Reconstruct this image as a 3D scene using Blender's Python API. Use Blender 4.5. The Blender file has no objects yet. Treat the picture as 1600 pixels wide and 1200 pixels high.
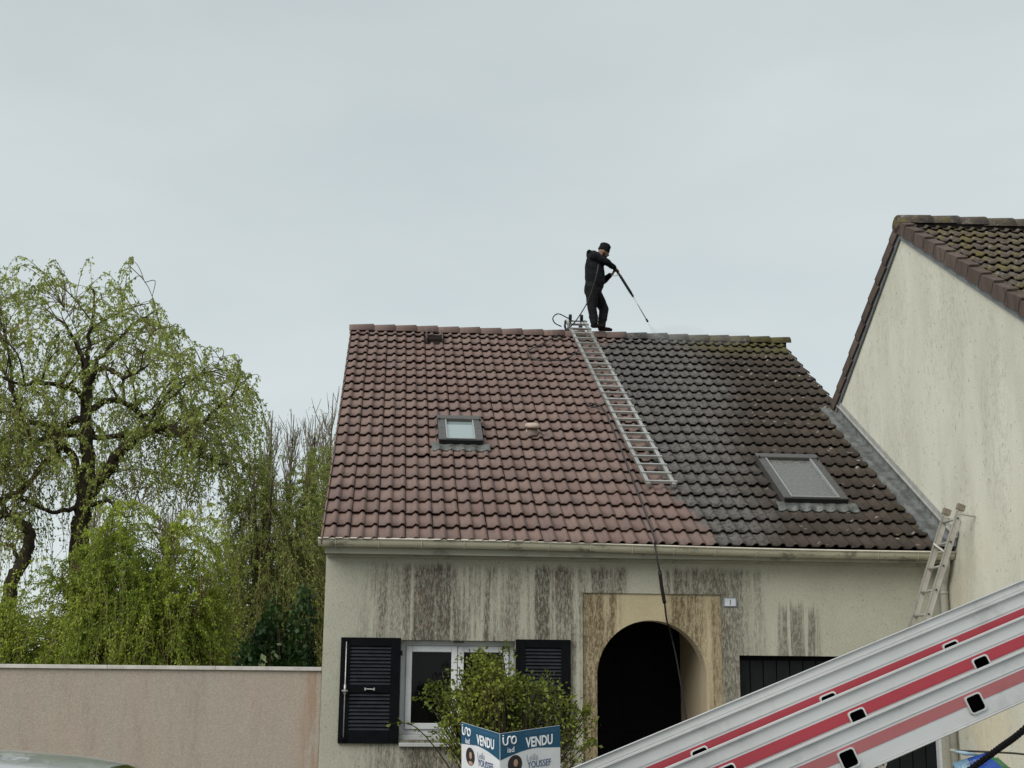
import bpy, bmesh, math, random
import numpy as np
from mathutils import Vector, Matrix, Euler
random.seed(7); RNG = np.random.default_rng(7)
S = bpy.context.scene; C = S.collection

# ------------------------------------------------------------------ camera
PIT, ROL, YAW, FPX = 0.22544, 0.008334, 0.089288, 2100.0
cam = bpy.data.cameras.new('camera'); co = bpy.data.objects.new('camera', cam); C.objects.link(co)
cam.sensor_fit = 'HORIZONTAL'; cam.sensor_width = 36.0; cam.lens = FPX*36/1600; cam.clip_start = .1; cam.clip_end = 5000
F = Vector((math.sin(YAW)*math.cos(PIT), math.cos(YAW)*math.cos(PIT), math.sin(PIT)))
R0 = Vector((math.cos(YAW), -math.sin(YAW), 0)); U0 = R0.cross(F)
RR = R0*math.cos(ROL) + U0*math.sin(ROL); UU = -R0*math.sin(ROL) + U0*math.cos(ROL)
RR, UU = (R0*math.cos(ROL)+U0*math.sin(ROL)), (U0*math.cos(ROL)-R0*math.sin(ROL))
M = Matrix((RR, UU, -F)).transposed().to_4x4(); M.translation = Vector((0.7329, -14.5653, 1.6)); co.matrix_world = M
S.camera = co
# ------------------------------------------------------------------ world: overcast sky
world = bpy.data.worlds.new("World"); S.world = world; world.use_nodes = True
wt = world.node_tree; wt.nodes.clear()
SUN_EL, SUN_ROT = math.radians(40), math.radians(227)
out = wt.nodes.new('ShaderNodeOutputWorld'); bg = wt.nodes.new('ShaderNodeBackground')
sky = wt.nodes.new('ShaderNodeTexSky'); sky.sky_type = 'NISHITA'; sky.sun_disc = False
sky.sun_elevation = SUN_EL; sky.sun_rotation = SUN_ROT
tc = wt.nodes.new('ShaderNodeTexCoord'); mp = wt.nodes.new('ShaderNodeMapping'); mp.inputs['Scale'].default_value = (1.6, 1.6, 4.2)
nz = wt.nodes.new('ShaderNodeTexNoise'); nz.inputs['Scale'].default_value = 1.7; nz.inputs['Detail'].default_value = 4; nz.inputs['Roughness'].default_value = .5
cr = wt.nodes.new('ShaderNodeValToRGB')
cr.color_ramp.elements[0].position = .30; cr.color_ramp.elements[0].color = (3.62, 4.03, 4.10, 1)
cr.color_ramp.elements[1].position = .72; cr.color_ramp.elements[1].color = (4.28, 4.64, 4.62, 1)
sep = wt.nodes.new('ShaderNodeSeparateXYZ'); mr = wt.nodes.new('ShaderNodeMapRange')
mr.inputs[1].default_value = 0.0; mr.inputs[2].default_value = .55; mr.inputs[3].default_value = 1.05; mr.inputs[4].default_value = .90
mul = wt.nodes.new('ShaderNodeVectorMath'); mul.operation = 'SCALE'
mix = wt.nodes.new('ShaderNodeMix'); mix.data_type = 'RGBA'; mix.inputs[0].default_value = .93
wt.links.new(tc.outputs['Generated'], mp.inputs[0]); wt.links.new(mp.outputs[0], nz.inputs['Vector']); wt.links.new(nz.outputs[0], cr.inputs[0])
wt.links.new(tc.outputs['Generated'], sep.inputs[0]); wt.links.new(sep.outputs[2], mr.inputs[0])
wt.links.new(cr.outputs[0], mul.inputs[0]); wt.links.new(mr.outputs[0], mul.inputs['Scale'])
wt.links.new(sky.outputs[0], mix.inputs[6]); wt.links.new(mul.outputs[0], mix.inputs[7])
wt.links.new(mix.outputs[2], bg.inputs[0]); bg.inputs[1].default_value = .1; wt.links.new(bg.outputs[0], out.inputs[0])
# ------------------------------------------------------------------ sun through cloud
sl = bpy.data.lights.new('sun', 'SUN'); sl.energy = 1.5; sl.angle = math.radians(45); sl.color = (1, .97, .92)
so = bpy.data.objects.new('sun', sl); C.objects.link(so)
# the brighter part of the overcast sky lies to the left front
so.rotation_euler = Vector((.62, .58, -.72)).to_track_quat('-Z', 'Y').to_euler()
S.view_settings.view_transform = 'Standard'; S.view_settings.look = 'None'; S.view_settings.exposure = .75; S.view_settings.gamma = 1
S.view_settings.use_curve_mapping = False

# ================================================================== node helpers
class NT:
    def __init__(s, name):
        s.m = bpy.data.materials.new(name); s.m.use_nodes = True; s.t = s.m.node_tree; s.t.nodes.clear()
        s.out = s.t.nodes.new('ShaderNodeOutputMaterial'); s.b = s.t.nodes.new('ShaderNodeBsdfPrincipled')
        s.t.links.new(s.b.outputs[0], s.out.inputs[0]); s._p = None
    def link(s, v, sock):
        if hasattr(v, 'is_output'): s.t.links.new(v, sock)
        elif v is not None:
            try: sock.default_value = v
            except Exception:
                sock.default_value = tuple(v)+(1,) if hasattr(v, '__len__') else (v, v, v)
    def pos(s):
        if s._p is None: s._p = s.t.nodes.new('ShaderNodeNewGeometry').outputs['Position']
        return s._p
    def obj(s): return s.t.nodes.new('ShaderNodeTexCoord').outputs['Object']
    def rnd(s): return s.t.nodes.new('ShaderNodeObjectInfo').outputs['Random']
    def xyz(s, v=None):
        n = s.t.nodes.new('ShaderNodeSeparateXYZ'); s.link(v or s.pos(), n.inputs[0]); return n.outputs[0], n.outputs[1], n.outputs[2]
    def comb(s, x, y, z):
        n = s.t.nodes.new('ShaderNodeCombineXYZ')
        for a, b in zip((x, y, z), n.inputs): s.link(a, b)
        return n.outputs[0]
    def math(s, op, a, b=None, c=None, clamp=False):
        n = s.t.nodes.new('ShaderNodeMath'); n.operation = op; n.use_clamp = clamp
        for v, i in zip((a, b, c), n.inputs):
            if v is not None: s.link(v, i)
        return n.outputs[0]
    def scale(s, v, sc):
        n = s.t.nodes.new('ShaderNodeVectorMath'); n.operation = 'MULTIPLY'; s.link(v, n.inputs[0]); n.inputs[1].default_value = sc; return n.outputs[0]
    def noise(s, v, scale=5, detail=3, rough=.55, dist=0, color=False):
        n = s.t.nodes.new('ShaderNodeTexNoise'); s.link(v, n.inputs['Vector']); n.inputs['Scale'].default_value = scale
        n.inputs['Detail'].default_value = detail; n.inputs['Roughness'].default_value = rough; n.inputs['Distortion'].default_value = dist
        return n.outputs[1 if color else 0]
    def voro(s, v, scale, feature='F1', out='Distance'):
        n = s.t.nodes.new('ShaderNodeTexVoronoi'); n.feature = feature; s.link(v, n.inputs['Vector']); n.inputs['Scale'].default_value = scale; return n.outputs[out]
    def white(s, v):
        n = s.t.nodes.new('ShaderNodeTexWhiteNoise'); n.noise_dimensions = '3D'; s.link(v, n.inputs['Vector']); return n.outputs[0]
    def ramp(s, f, a, b, lo=0., hi=1.):
        n = s.t.nodes.new('ShaderNodeMapRange'); n.interpolation_type = 'SMOOTHSTEP' if True else 'LINEAR'
        s.link(f, n.inputs[0]); n.inputs[1].default_value = a; n.inputs[2].default_value = b; n.inputs[3].default_value = lo; n.inputs[4].default_value = hi
        return n.outputs[0]
    def curve(s, f, pts):      # piecewise linear value of f through (x, value) stops, x scaled to 0..1 by caller
        n = s.t.nodes.new('ShaderNodeValToRGB'); s.link(f, n.inputs[0]); e = n.color_ramp.elements
        e[0].position = pts[0][0]; e[0].color = (pts[0][1],)*3+(1,); e[1].position = pts[-1][0]; e[1].color = (pts[-1][1],)*3+(1,)
        for x, v in pts[1:-1]:
            k = e.new(x); k.color = (v, v, v, 1)
        return n.outputs[0]
    def mix(s, f, a, b, mode='MIX'):
        n = s.t.nodes.new('ShaderNodeMix'); n.data_type = 'RGBA'; n.blend_type = mode
        s.link(f, n.inputs[0])
        for v, i in ((a, n.inputs[6]), (b, n.inputs[7])):
            if hasattr(v, 'is_output'): s.t.links.new(v, i)
            else: i.default_value = (v[0], v[1], v[2], 1)
        return n.outputs[2]
    def vary(s, c, f, lo, hi):     # multiply colour by a value between lo and hi
        v = s.ramp(f, .25, .75, lo, hi); return s.mix(1.0, c, s.comb(v, v, v), 'MULTIPLY')
    def bump(s, h, st=.5, d=.01):
        n = s.t.nodes.new('ShaderNodeBump'); s.link(h, n.inputs['Height']); n.inputs['Strength'].default_value = st; n.inputs['Distance'].default_value = d
        s.t.links.new(n.outputs[0], s.b.inputs['Normal'])
    def col(s, c): s.link(c, s.b.inputs['Base Color']) if hasattr(c, 'is_output') else setattr(s.b.inputs['Base Color'], 'default_value', (*c, 1))
    def set(s, rough=.8, metal=0, spec=.3, **k):
        s.link(rough, s.b.inputs['Roughness']); s.b.inputs['Metallic'].default_value = metal; s.b.inputs['Specular IOR Level'].default_value = spec
        for a, v in k.items(): s.b.inputs[a].default_value = v
        return s.m

def simple(name, c, rough=.6, metal=0, spec=.4, var=.15, nsc=9, **k):
    n = NT(name); P = n.obj()
    a = n.noise(P, nsc, 4, .6); n.col(n.vary(c, a, 1-var, 1+var)); return n.set(rough, metal, spec, **k)

# ------------------------------------------------------------------ geometry constants
PHI = .54926; CP, SP = math.cos(PHI), math.sin(PHI); G = .3513; EZ = 3.2; YW = .35; XG = 7.05
NX, TW = 23, .30
def rp(X, s, w=0.): return Vector((X, s*CP - w*SP, EZ + s*SP + w*CP))

# ------------------------------------------------------------------ materials
def m_roof():
    n = NT('concrete_roof_tile'); x, y, z = n.xyz(); s = n.math('DIVIDE', y, CP)
    cell = n.comb(n.math('FLOOR', n.math('DIVIDE', x, TW)), n.math('FLOOR', n.math('DIVIDE', s, G)), 0.)
    r = n.white(cell); P = n.pos()
    big = n.noise(P, 1.1, 3); mid = n.noise(P, 9, 4, .65); fine = n.noise(P, 70, 3, .7)
    streak = n.noise(n.scale(P, (14, 1.6, 1.6)), 1.0, 4, .6)
    clean = n.mix(r, (.158, .100, .083), (.205, .138, .114)); clean = n.mix(n.ramp(streak, .4, .7), clean, (.150, .103, .093)); clean = n.vary(clean, fine, .86, 1.14)
    clean = n.mix(n.math('MULTIPLY', n.ramp(n.noise(P, 26, 4, .7), .60, .74), .35), clean, (.10, .08, .072))
    # half washed, wet grey film
    grey = n.mix(mid, (.050, .045, .041), (.150, .140, .128)); grey = n.vary(grey, fine, .65, 1.4)
    grey = n.mix(n.ramp(n.noise(n.scale(P, (1, 1, 1)), 16, 5, .75), .50, .62), grey, (.022, .020, .018)); grey = n.mix(n.ramp(n.noise(P, 21, 4, .8), .62, .72, 0, .7), grey, (.20, .19, .17))
    # never washed: dark brown, lichen
    dark = n.mix(r, (.042, .031, .025), (.068, .050, .040)); dark = n.mix(n.ramp(mid, .4, .7), dark, (.042, .036, .028)); dark = n.vary(dark, fine, .7, 1.35)
    vor = n.voro(n.scale(P, (1, 1, 1)), 6.5); licm = n.math('MULTIPLY', n.ramp(vor, .08, .22, 1, 0), n.math('MULTIPLY', n.ramp(n.noise(P, 2.3, 2), .36, .48), n.ramp(x, 5.2, 6.6, .35, 1)))
    dark = n.mix(n.math('MULTIPLY', licm, .75), dark, (.40, .36, .30))
    # boundaries (distance from the ladder line)
    edge = n.math('ADD', n.math('ADD', 4.02, n.ramp(s, 0, 1.9, .30, 0)), n.math('MULTIPLY', n.math('SUBTRACT', n.noise(P, 3.2, 4, .65), .5), .42))
    edge = n.math('ADD', edge, n.ramp(s, 7.55, 7.9, 0, .50))
    f1 = n.ramp(n.math('SUBTRACT', x, edge), -.03, .07)
    f2 = n.ramp(n.math('ADD', n.math('SUBTRACT', x, n.ramp(s, 0, 8, 4.95, 5.75)), n.math('MULTIPLY', n.math('SUBTRACT', big, .5), 1.1)), -.35, .4)
    dirty = n.mix(f2, grey, dark)
    moss = n.math('MULTIPLY', n.math('MULTIPLY', n.ramp(s, 6.9, 7.8), n.ramp(x, 5.0, 6.2)), n.ramp(n.noise(P, 7, 5, .7), .36, .52))
    moss2 = n.math('MULTIPLY', n.ramp(x, 6.3, 7.1), n.ramp(n.noise(P, 6, 5, .7), .5, .66))
    dirty = n.mix(n.math('MULTIPLY', n.math('MAXIMUM', moss, n.math('MULTIPLY', moss2, .6)), .9), dirty, (.098, .086, .028))
    n.col(n.mix(f1, clean, dirty)); n.bump(n.math('ADD', fine, n.math('MULTIPLY', mid, n.math('MULTIPLY', f1, 2.5))), .55, .006)
    return n.set(n.ramp(f2, 0, 1, .62, .85), 0, .35)
ROOF = m_roof()
def m_nroof():
    n = NT('mossy_roof_tile'); P = n.pos(); x, y, z = n.xyz(); mid = n.noise(P, 8, 5, .7); fine = n.noise(P, 55, 3, .7)
    c = n.mix(mid, (.045, .035, .03), (.15, .125, .105)); c = n.vary(c, fine, .55, 1.5)
    c = n.mix(n.math('MULTIPLY', n.ramp(n.noise(P, 13, 5, .75), .55, .64), .8), c, (.25, .24, .21))
    near = n.math('MAXIMUM', n.ramp(x, 7.2, 9.0, 1, .15), 0.)
    c = n.mix(n.math('MULTIPLY', n.math('MULTIPLY', n.ramp(n.noise(P, 4.5, 5, .75), .48, .60), near), .7), c, (.16, .135, .035))
    c = n.mix(n.ramp(n.voro(P, 3.1), .03, .08, .8, 0), c, (.35, .16, .05))
    n.col(c); n.bump(n.math('ADD', mid, fine), .8, .01); return n.set(.9, 0, .2)
NROOF = m_nroof()
def m_verge():
    n = NT('brown_verge_tile'); P = n.pos(); r = n.rnd(); a = n.noise(n.scale(P, (9, 9, 2)), 1.5, 4, .6)
    c = n.mix(r, (.078, .056, .046), (.108, .080, .066)); c = n.vary(c, a, .75, 1.3)
    c = n.mix(n.ramp(n.noise(P, 5, 4, .7), .62, .75, 0, .6), c, (.13, .11, .04)); n.col(c); n.bump(a, .3, .01); return n.set(.85, 0, .25)
VERGE = m_verge()

def render_mat(name, base, dirt, amount, speck=1., reach=0., xmask=None, top=3.03, seed=0., rusty=None, fingers=False):
    """scratched lime render with rain streaks that hang from the eave"""
    n = NT(name); P = n.pos(); x, y, z = n.xyz()
    V = n.comb(n.math('ADD', x, seed), y, z)
    broad = n.noise(n.scale(V, (1.7, 1.7, .10)), 1.6, 3, .6); thin = n.noise(n.scale(V, (14, 14, .55)), 1.0, 5, .7)
    worm = n.noise(n.scale(V, (58, 58, 16)), 1.0, 5, .85); fine = n.noise(V, 90, 3, .7)
    c = n.vary(base, n.noise(V, 1.3, 3), .93, 1.07); c = n.vary(c, fine, .88, 1.12)
    m = n.math('ADD', n.math('MULTIPLY', broad, .50), n.math('MULTIPLY', thin, .50))
    m = n.ramp(m, .32, .56)
    if xmask: 
        xm = n.curve(n.math('DIVIDE', n.math('ADD', x, n.math('MULTIPLY', n.math('SUBTRACT', n.noise(n.scale(V, (9, 9, 1.2)), 1.0, 4, .7), .5), .28)), 7.1), [(a/7.1, b) for a, b in xmask]); m = n.math('MULTIPLY', m, xm)
    # ragged start under the eave
    st = n.math('SUBTRACT', top, n.math('MULTIPLY', n.noise(n.scale(V, (10, 10, 0)), 1.0, 4, .7), reach))
    d = n.math('SUBTRACT', st, z); m = n.math('MULTIPLY', m, n.ramp(d, -.02, .10))
    w = n.ramp(worm, .38, .60)
    f = n.math('MULTIPLY', m, n.math('ADD', n.math('MULTIPLY', w, .52), .42)); f = n.math('MULTIPLY', n.ramp(f, .02, 1.12), amount, clamp=True)
    d2 = n.mix(n.noise(V, 3.1, 3), dirt, tuple(v*.65 for v in dirt))
    if fingers:
        fz = n.math('SUBTRACT', 2.98, n.math('MULTIPLY', n.noise(n.scale(V, (8, 0, 0)), 1.0, 3, .7), .75)); fx = n.math('MULTIPLY', n.ramp(x, 5.02, 5.10), n.ramp(x, 5.50, 5.60, 1, 0))
        ff = n.math('MULTIPLY', n.math('MULTIPLY', fx, n.ramp(n.math('SUBTRACT', fz, z), -.03, .12)), n.ramp(n.noise(n.scale(V, (17, 17, .5)), 1.0, 3, .6), .40, .52))
        f = n.math('MAXIMUM', f, n.math('MULTIPLY', ff, n.math('ADD', .35, n.math('MULTIPLY', w, .5))))
    if rusty: d2 = n.mix(n.ramp(n.noise(V, 9, 3), .52, .64, 0, .4), d2, rusty)
    c = n.mix(f, c, d2)
    sp = n.ramp(n.noise(n.scale(V, (1, 1, .6)), 62, 2, .6), .64, .70); c = n.mix(n.math('MULTIPLY', sp, .45*speck), c, tuple(v*.8 for v in dirt))
    n.col(c); n.bump(n.math('ADD', fine, n.math('MULTIPLY', worm, 1.2)), .5, .008); return n.set(.92, 0, .15)
XM = [(0, .15), (.40, .35), (.60, 1.0), (.85, .8), (.97, 1.3), (1.90, 1.3), (2.05, .85), (2.22, .85), (2.32, 1.25), (3.30, 1.15), (3.42, .15), (3.74, .15), (3.88, 1.2), (4.5, 1.0), (4.9, .7), (5.02, .0), (7.05, .0)]
WALL = render_mat('facade_render', (.405, .395, .32), (.105, .092, .074), 1.0, reach=.16, xmask=XM, top=3.09, rusty=(.14, .085, .06), fingers=True)
XP = [(0, 0), (2.87, 1), (3.28, 1), (3.40, .12), (3.74, .12), (3.86, 1), (4.1, 1), (4.45, .9), (7.05, .6)]
PANEL = render_mat('ochre_render', (.46, .39, .255), (.11, .074, .038), 1.0, speck=.5, reach=.05, xmask=XP, top=2.78, seed=7.7)
JAMB = render_mat('porch_render', (.43, .36, .25), (.2, .16, .1), .15, speck=.2, top=2.4)
def m_fingers():
    n = NT('drip_stain'); return n
def m_gable():
    n = NT('gable_render'); P = n.pos(); x, y, z = n.xyz()
    V = n.scale(P, (1, 1, .35)); a = n.noise(V, 1.3, 5, .6); b = n.noise(P, 60, 3, .7); w = n.noise(n.scale(P, (30, 30, 13)), 1.0, 5, .75)
    c = n.mix(n.ramp(a, .35, .65), (.655, .645, .55), (.56, .55, .46)); c = n.vary(c, b, .9, 1.1)
    c = n.mix(n.math('MULTIPLY', n.math('MULTIPLY', n.ramp(w, .46, .70), n.ramp(n.noise(n.scale(P, (1, 1.2, .35)), 1.7, 3), .40, .60)), .55), c, (.33, .31, .24))
    c = n.mix(n.math('MULTIPLY', n.ramp(n.noise(n.scale(P, (1, 1, .5)), 30, 2, .6), .66, .72), .7), c, (.20, .18, .13))
    warm = n.math('MULTIPLY', n.ramp(z, 1.5, 4.2, 1, 0), n.ramp(n.noise(P, 1.1, 3), .35, .6)); c = n.mix(n.math('MULTIPLY', warm, .5), c, (.66, .56, .38))
    n.col(c); n.bump(n.math('ADD', b, w), .4, .006); return n.set(.92, 0, .15)
GABLE = m_gable()
def m_gwall():
    n = NT('garden_wall_render'); P = n.pos(); x, y, z = n.xyz(); b = n.noise(P, 75, 3, .7)
    c = n.mix(n.ramp(n.noise(n.scale(P, (1.3, 1, .22)), 1.3, 4, .6), .34, .66), (.365, .300, .248), (.350, .315, .258))
    c = n.mix(n.math('MULTIPLY', n.ramp(n.noise(n.scale(P, (5, 1, .7)), 1.2, 5, .75), .50, .72), .35), c, (.25, .20, .165)); c = n.vary(c, b, .84, 1.16)
    r = n.math('MULTIPLY', n.ramp(n.math('ADD', x, n.math('MULTIPLY', n.noise(n.scale(P, (1, 1, .4)), 5, 4), .14)), -.14, -.02), n.ramp(n.noise(n.scale(P, (8, 1, .8)), 1.5, 4, .7), .35, .6))
    c = n.mix(n.math('MULTIPLY', r, .75), c, (.30, .185, .12)); n.col(c); n.bump(b, .6, .008); return n.set(.93, 0, .12)
GW = m_gwall()
def m_pvc(name, c, dirt=.5):
    n = NT(name); P = n.pos(); a = n.noise(n.scale(P, (2.2, 4, 4)), 1.6, 5, .7)
    cc = n.mix(n.math('MULTIPLY', n.ramp(a, .52, .68), dirt), c, (.09, .08, .06)); cc = n.mix(n.math('MULTIPLY', n.ramp(n.noise(P, 3, 4), .4, .7), .35), cc, tuple(v*.6 for v in c))
    cc = n.vary(cc, n.noise(P, 50, 2), .95, 1.05); n.col(cc); return n.set(.45, 0, .4)
GUT = m_pvc('cream_gutter', (.47, .44, .33), .75); FASC = m_pvc('fascia_board', (.36, .35, .28), .55); PIPE = m_pvc('downpipe', (.42, .41, .35), .2)
LIP_HIGHLIGHT = m_pvc('gutter_lip', (.66, .62, .52), .2)  # paler than the gutter: the edge highlight is put into the colour
WFR = m_pvc('white_window_frame', (.58, .60, .61), .15); SILL = m_pvc('stained_sill', (.44, .45, .44), .8)
SHUT = simple('black_shutter_paint', (.0035, .004, .005), .75, 0, .08, .3, 5)
SLAT = simple('shutter_slat_paint', (.020, .023, .027), .45, 0, .3, .3, 14)
STEEL = simple('worn_steel', (.42, .42, .40), .45, .6, .4, .2, 18)
BLACK = simple('black_door_paint', (.0025, .003, .0035), .7, 0, .1, .2)
GARD = simple('garage_door_paint', (.004, .0065, .0075), .5, 0, .25, .3)
DECK = simple('roof_underlay', (.012, .010, .009), .95, 0, .1)
def m_glass(name, c, rough, dirt=None):
    n = NT(name); P = n.obj()
    if dirt:
        f = n.ramp(n.noise(P, 26, 5, .75), .40, .62); col = n.mix(f, c, dirt); n.col(col); n.bump(f, .15, .003); return n.set(n.ramp(f, 0, 1, rough, .8), 0, .5)
    n.col(c); return n.set(rough, 0, .5, Metallic=0)
PANE = m_glass('dark_window_glass', (.003, .003, .003), .04); PANE.node_tree.nodes['Principled BSDF'].inputs['Specular IOR Level'].default_value = .18
SKYG = m_glass('skylight_glass', (.24, .30, .30), .05); SKYG.node_tree.nodes['Principled BSDF'].inputs['Specular IOR Level'].default_value = 1.0  # pale base colour stands for a blind and painted sky reflection
SKYG.node_tree.nodes['Principled BSDF'].inputs['IOR'].default_value = 2.2
SKYD = m_glass('dirty_skylight_glass', (.10, .10, .097), .16, (.175, .17, .158))
FRG = simple('grey_brown_flashing', (.088, .084, .078), .42, .25, .4, .12, 12)
FRL = simple('light_frame_strip', (.33, .35, .35), .4, .3, .4, .1)
FRD = simple('black_gasket', (.012, .012, .013), .5, 0, .3)
def m_lead():
    n = NT('lead_flashing'); P = n.pos(); a = n.noise(P, 6, 5, .7); c = n.mix(n.ramp(a, .35, .65), (.075, .08, .075), (.165, .17, .16)); c = n.mix(n.ramp(n.noise(P, 14, 4, .7), .55, .7, 0, .6), c, (.25, .25, .24))
    n.col(c); n.bump(a, .5, .01); return n.set(.5, .3, .4)
LEAD = m_lead()
def m_alu(name, c, dirty=.3, rough=.36, metal=.75):
    n = NT(name); P = n.obj(); a = n.noise(P, 7, 5, .7); sc = n.noise(P, 60, 3, .8)
    cc = n.mix(n.math('MULTIPLY', n.ramp(n.noise(P, 2.3, 4), .40, .7), dirty*.8), c, tuple(v*.58 for v in c)); cc = n.mix(n.math('MULTIPLY', n.ramp(a, .50, .66), dirty*.7), cc, tuple(v*.62 for v in c)); cc = n.mix(n.math('MULTIPLY', n.ramp(n.noise(n.scale(P, (1, 1, 3)), 38, 5, .8, .8), .66, .70), n.math('MULTIPLY', n.ramp(n.noise(P, 5, 2), .5, .6), dirty)), cc, (.10, .09, .08)); cc = n.mix(n.ramp(sc, .70, .78, 0, dirty), cc, (.12, .11, .10)); n.col(cc)
    return n.set(n.ramp(a, .3, .7, rough-.08, rough+.14), metal, .5)
ALU = m_alu('ladder_aluminium', (.54, .53, .50), .6); ALUB = m_alu('stile_aluminium', (.56, .56, .55), .6, .40, .4); ALUD = m_alu('dirty_aluminium', (.46, .44, .39), .8, .55, .35)
RED = m_alu('red_stripe', (.31, .026, .040), .55, .35, 0); RED2 = m_alu('faded_red_stripe', (.33, .10, .105), .6, .45, 0)
DARKHOLE = simple('painted_hole_shade', (.0012, .0012, .0012), 1, 0, 0); RUB = simple('black_rubber', (.010, .010, .010), .6, 0, .3)  # first one is painted shade for the open rung ends
HOSE = simple('dark_hose', (.022, .021, .021), .45, 0, .4)
BARK = simple('willow_bark', (.050, .040, .028), .95, 0, .1, .45, 8); TWIG = simple('willow_twig', (.15, .12, .06), .9, 0, .1, .3, 3); TWG = simple('bare_twig', (.20, .175, .14), .9, 0, .1, .3, 3)
def leaf(name, a, b, trans=.45):
    n = NT(name); P = n.pos(); f = n.ramp(n.noise(P, 1.1, 3), .35, .65); g = n.white(n.scale(P, (.7, .7, .7))); r = n.noise(P, 9, 2)
    c = n.mix(f, a, b); c = n.vary(c, r, .55, 1.5); n.col(c); n.set(.5, 0, .25)
    t = n.t.nodes.new('ShaderNodeBsdfTranslucent'); n.t.links.new(c, t.inputs[0]); ms = n.t.nodes.new('ShaderNodeMixShader'); ms.inputs[0].default_value = trans
    n.t.links.new(n.b.outputs[0], ms.inputs[1]); n.t.links.new(t.outputs[0], ms.inputs[2]); n.t.links.new(ms.outputs[0], n.out.inputs[0]); return n.m
LWIL = leaf('willow_leaf', (.26, .32, .075), (.38, .43, .11)); LMID = leaf('young_willow_leaf', (.20, .28, .030), (.34, .41, .055)); LBRO = leaf('brownish_leaf', (.20, .235, .062), (.27, .33, .075))
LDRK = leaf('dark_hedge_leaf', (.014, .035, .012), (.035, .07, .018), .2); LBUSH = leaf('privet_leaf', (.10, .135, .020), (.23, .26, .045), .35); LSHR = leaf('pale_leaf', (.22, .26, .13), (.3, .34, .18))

# ================================================================== object helpers
def link(o, parent=None):
    C.objects.link(o)
    if parent: o.parent = parent
    return o
def mesh(name, v, f, mats, parent=None, smooth=False, mi=None, kind=None):
    me = bpy.data.meshes.new(name); me.from_pydata([tuple(p) for p in v], [], f); me.update()
    for m in (mats if isinstance(mats, (list, tuple)) else [mats]): me.materials.append(m)
    if mi is not None: me.polygons.foreach_set('material_index', mi)
    if smooth: me.polygons.foreach_set('use_smooth', [True]*len(me.polygons))
    o = bpy.data.objects.new(name, me); link(o, parent)
    if kind: o['kind'] = kind
    return o
def tag(o, label, cat, group=None):
    o['label'] = label; o['category'] = cat
    if group: o['group'] = group
    return o
def thing(name, label, cat, loc=(0, 0, 0), group=None):
    o = bpy.data.objects.new(name, None); C.objects.link(o); o.location = loc; o.empty_display_size = .2; return tag(o, label, cat, group)
class MB:
    """collects vertices and faces in world space; build() links one mesh object"""
    def __init__(s): s.v = []; s.f = []; s.mi = []
    def add(s, v, f, m=0):
        b = len(s.v); s.v += [tuple(p) for p in v]; s.f += [tuple(i+b for i in q) for q in f]; s.mi += [m]*len(f); return s
    def box(s, a, b, m=0, T=None):
        (x0, y0, z0), (x1, y1, z1) = a, b
        v = [Vector((x, y, z)) for x in (x0, x1) for y in (y0, y1) for z in (z0, z1)]
        if T: v = [T(p) for p in v]
        return s.add(v, [(0, 1, 3, 2), (4, 6, 7, 5), (0, 4, 5, 1), (2, 3, 7, 6), (0, 2, 6, 4), (1, 5, 7, 3)], m)
    def tube(s, pts, r, n=8, m=0, cap=True):
        pts = [Vector(p) for p in pts]; rs = r if hasattr(r, '__len__') else [r]*len(pts)
        rings = []; up = None
        for i, p in enumerate(pts):
            d = (pts[min(i+1, len(pts)-1)] - pts[max(i-1, 0)])
            if d.length < 1e-9: d = Vector((0, 0, 1))
            d.normalize()
            if up is None: up = Vector((0, 0, 1)) if abs(d.z) < .9 else Vector((1, 0, 0))
            a = d.cross(up); 
            if a.length < 1e-6: a = d.cross(Vector((1, .3, 0)))
            a.normalize(); b = d.cross(a); up = -b if False else up
            rings.append([p + a*(rs[i]*math.cos(2*math.pi*k/n)) + b*(rs[i]*math.sin(2*math.pi*k/n)) for k in range(n)])
        v = [q for r_ in rings for q in r_]; f = []
        for i in range(len(rings)-1):
            for k in range(n): f.append((i*n+k, i*n+(k+1) % n, (i+1)*n+(k+1) % n, (i+1)*n+k))
        if cap: f.append(tuple(range(n-1, -1, -1))); f.append(tuple((len(rings)-1)*n+k for k in range(n)))
        return s.add(v, f, m)
    def build(s, name, mats, parent=None, smooth=False, kind=None, bevel=0):
        o = mesh(name, s.v, s.f, mats, parent, smooth, s.mi, kind)
        if bevel:
            b = o.modifiers.new('bevel', 'BEVEL'); b.width = bevel; b.segments = 2; b.limit_method = 'ANGLE'
        return o
def box(name, a, b, mat, parent=None, bevel=0, T=None): return MB().box(a, b, T=T).build(name, mat, parent, bevel=bevel)
def tube(name, pts, r, mat, parent=None, n=8): return MB().tube(pts, r, n).build(name, mat, parent, smooth=True)
def spline(pts, k=8):
    P = [Vector(p) for p in pts]; P = [P[0]*2-P[1]] + P + [P[-1]*2-P[-2]]; o = []
    for i in range(1, len(P)-2):
        for j in range(k):
            t = j/k; a, b, c, d = P[i-1:i+3]
            o.append(.5*((2*b) + (c-a)*t + (2*a-5*b+4*c-d)*t*t + (3*b-a-3*c+d)*t**3))
    return o + [P[-2]]

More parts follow.
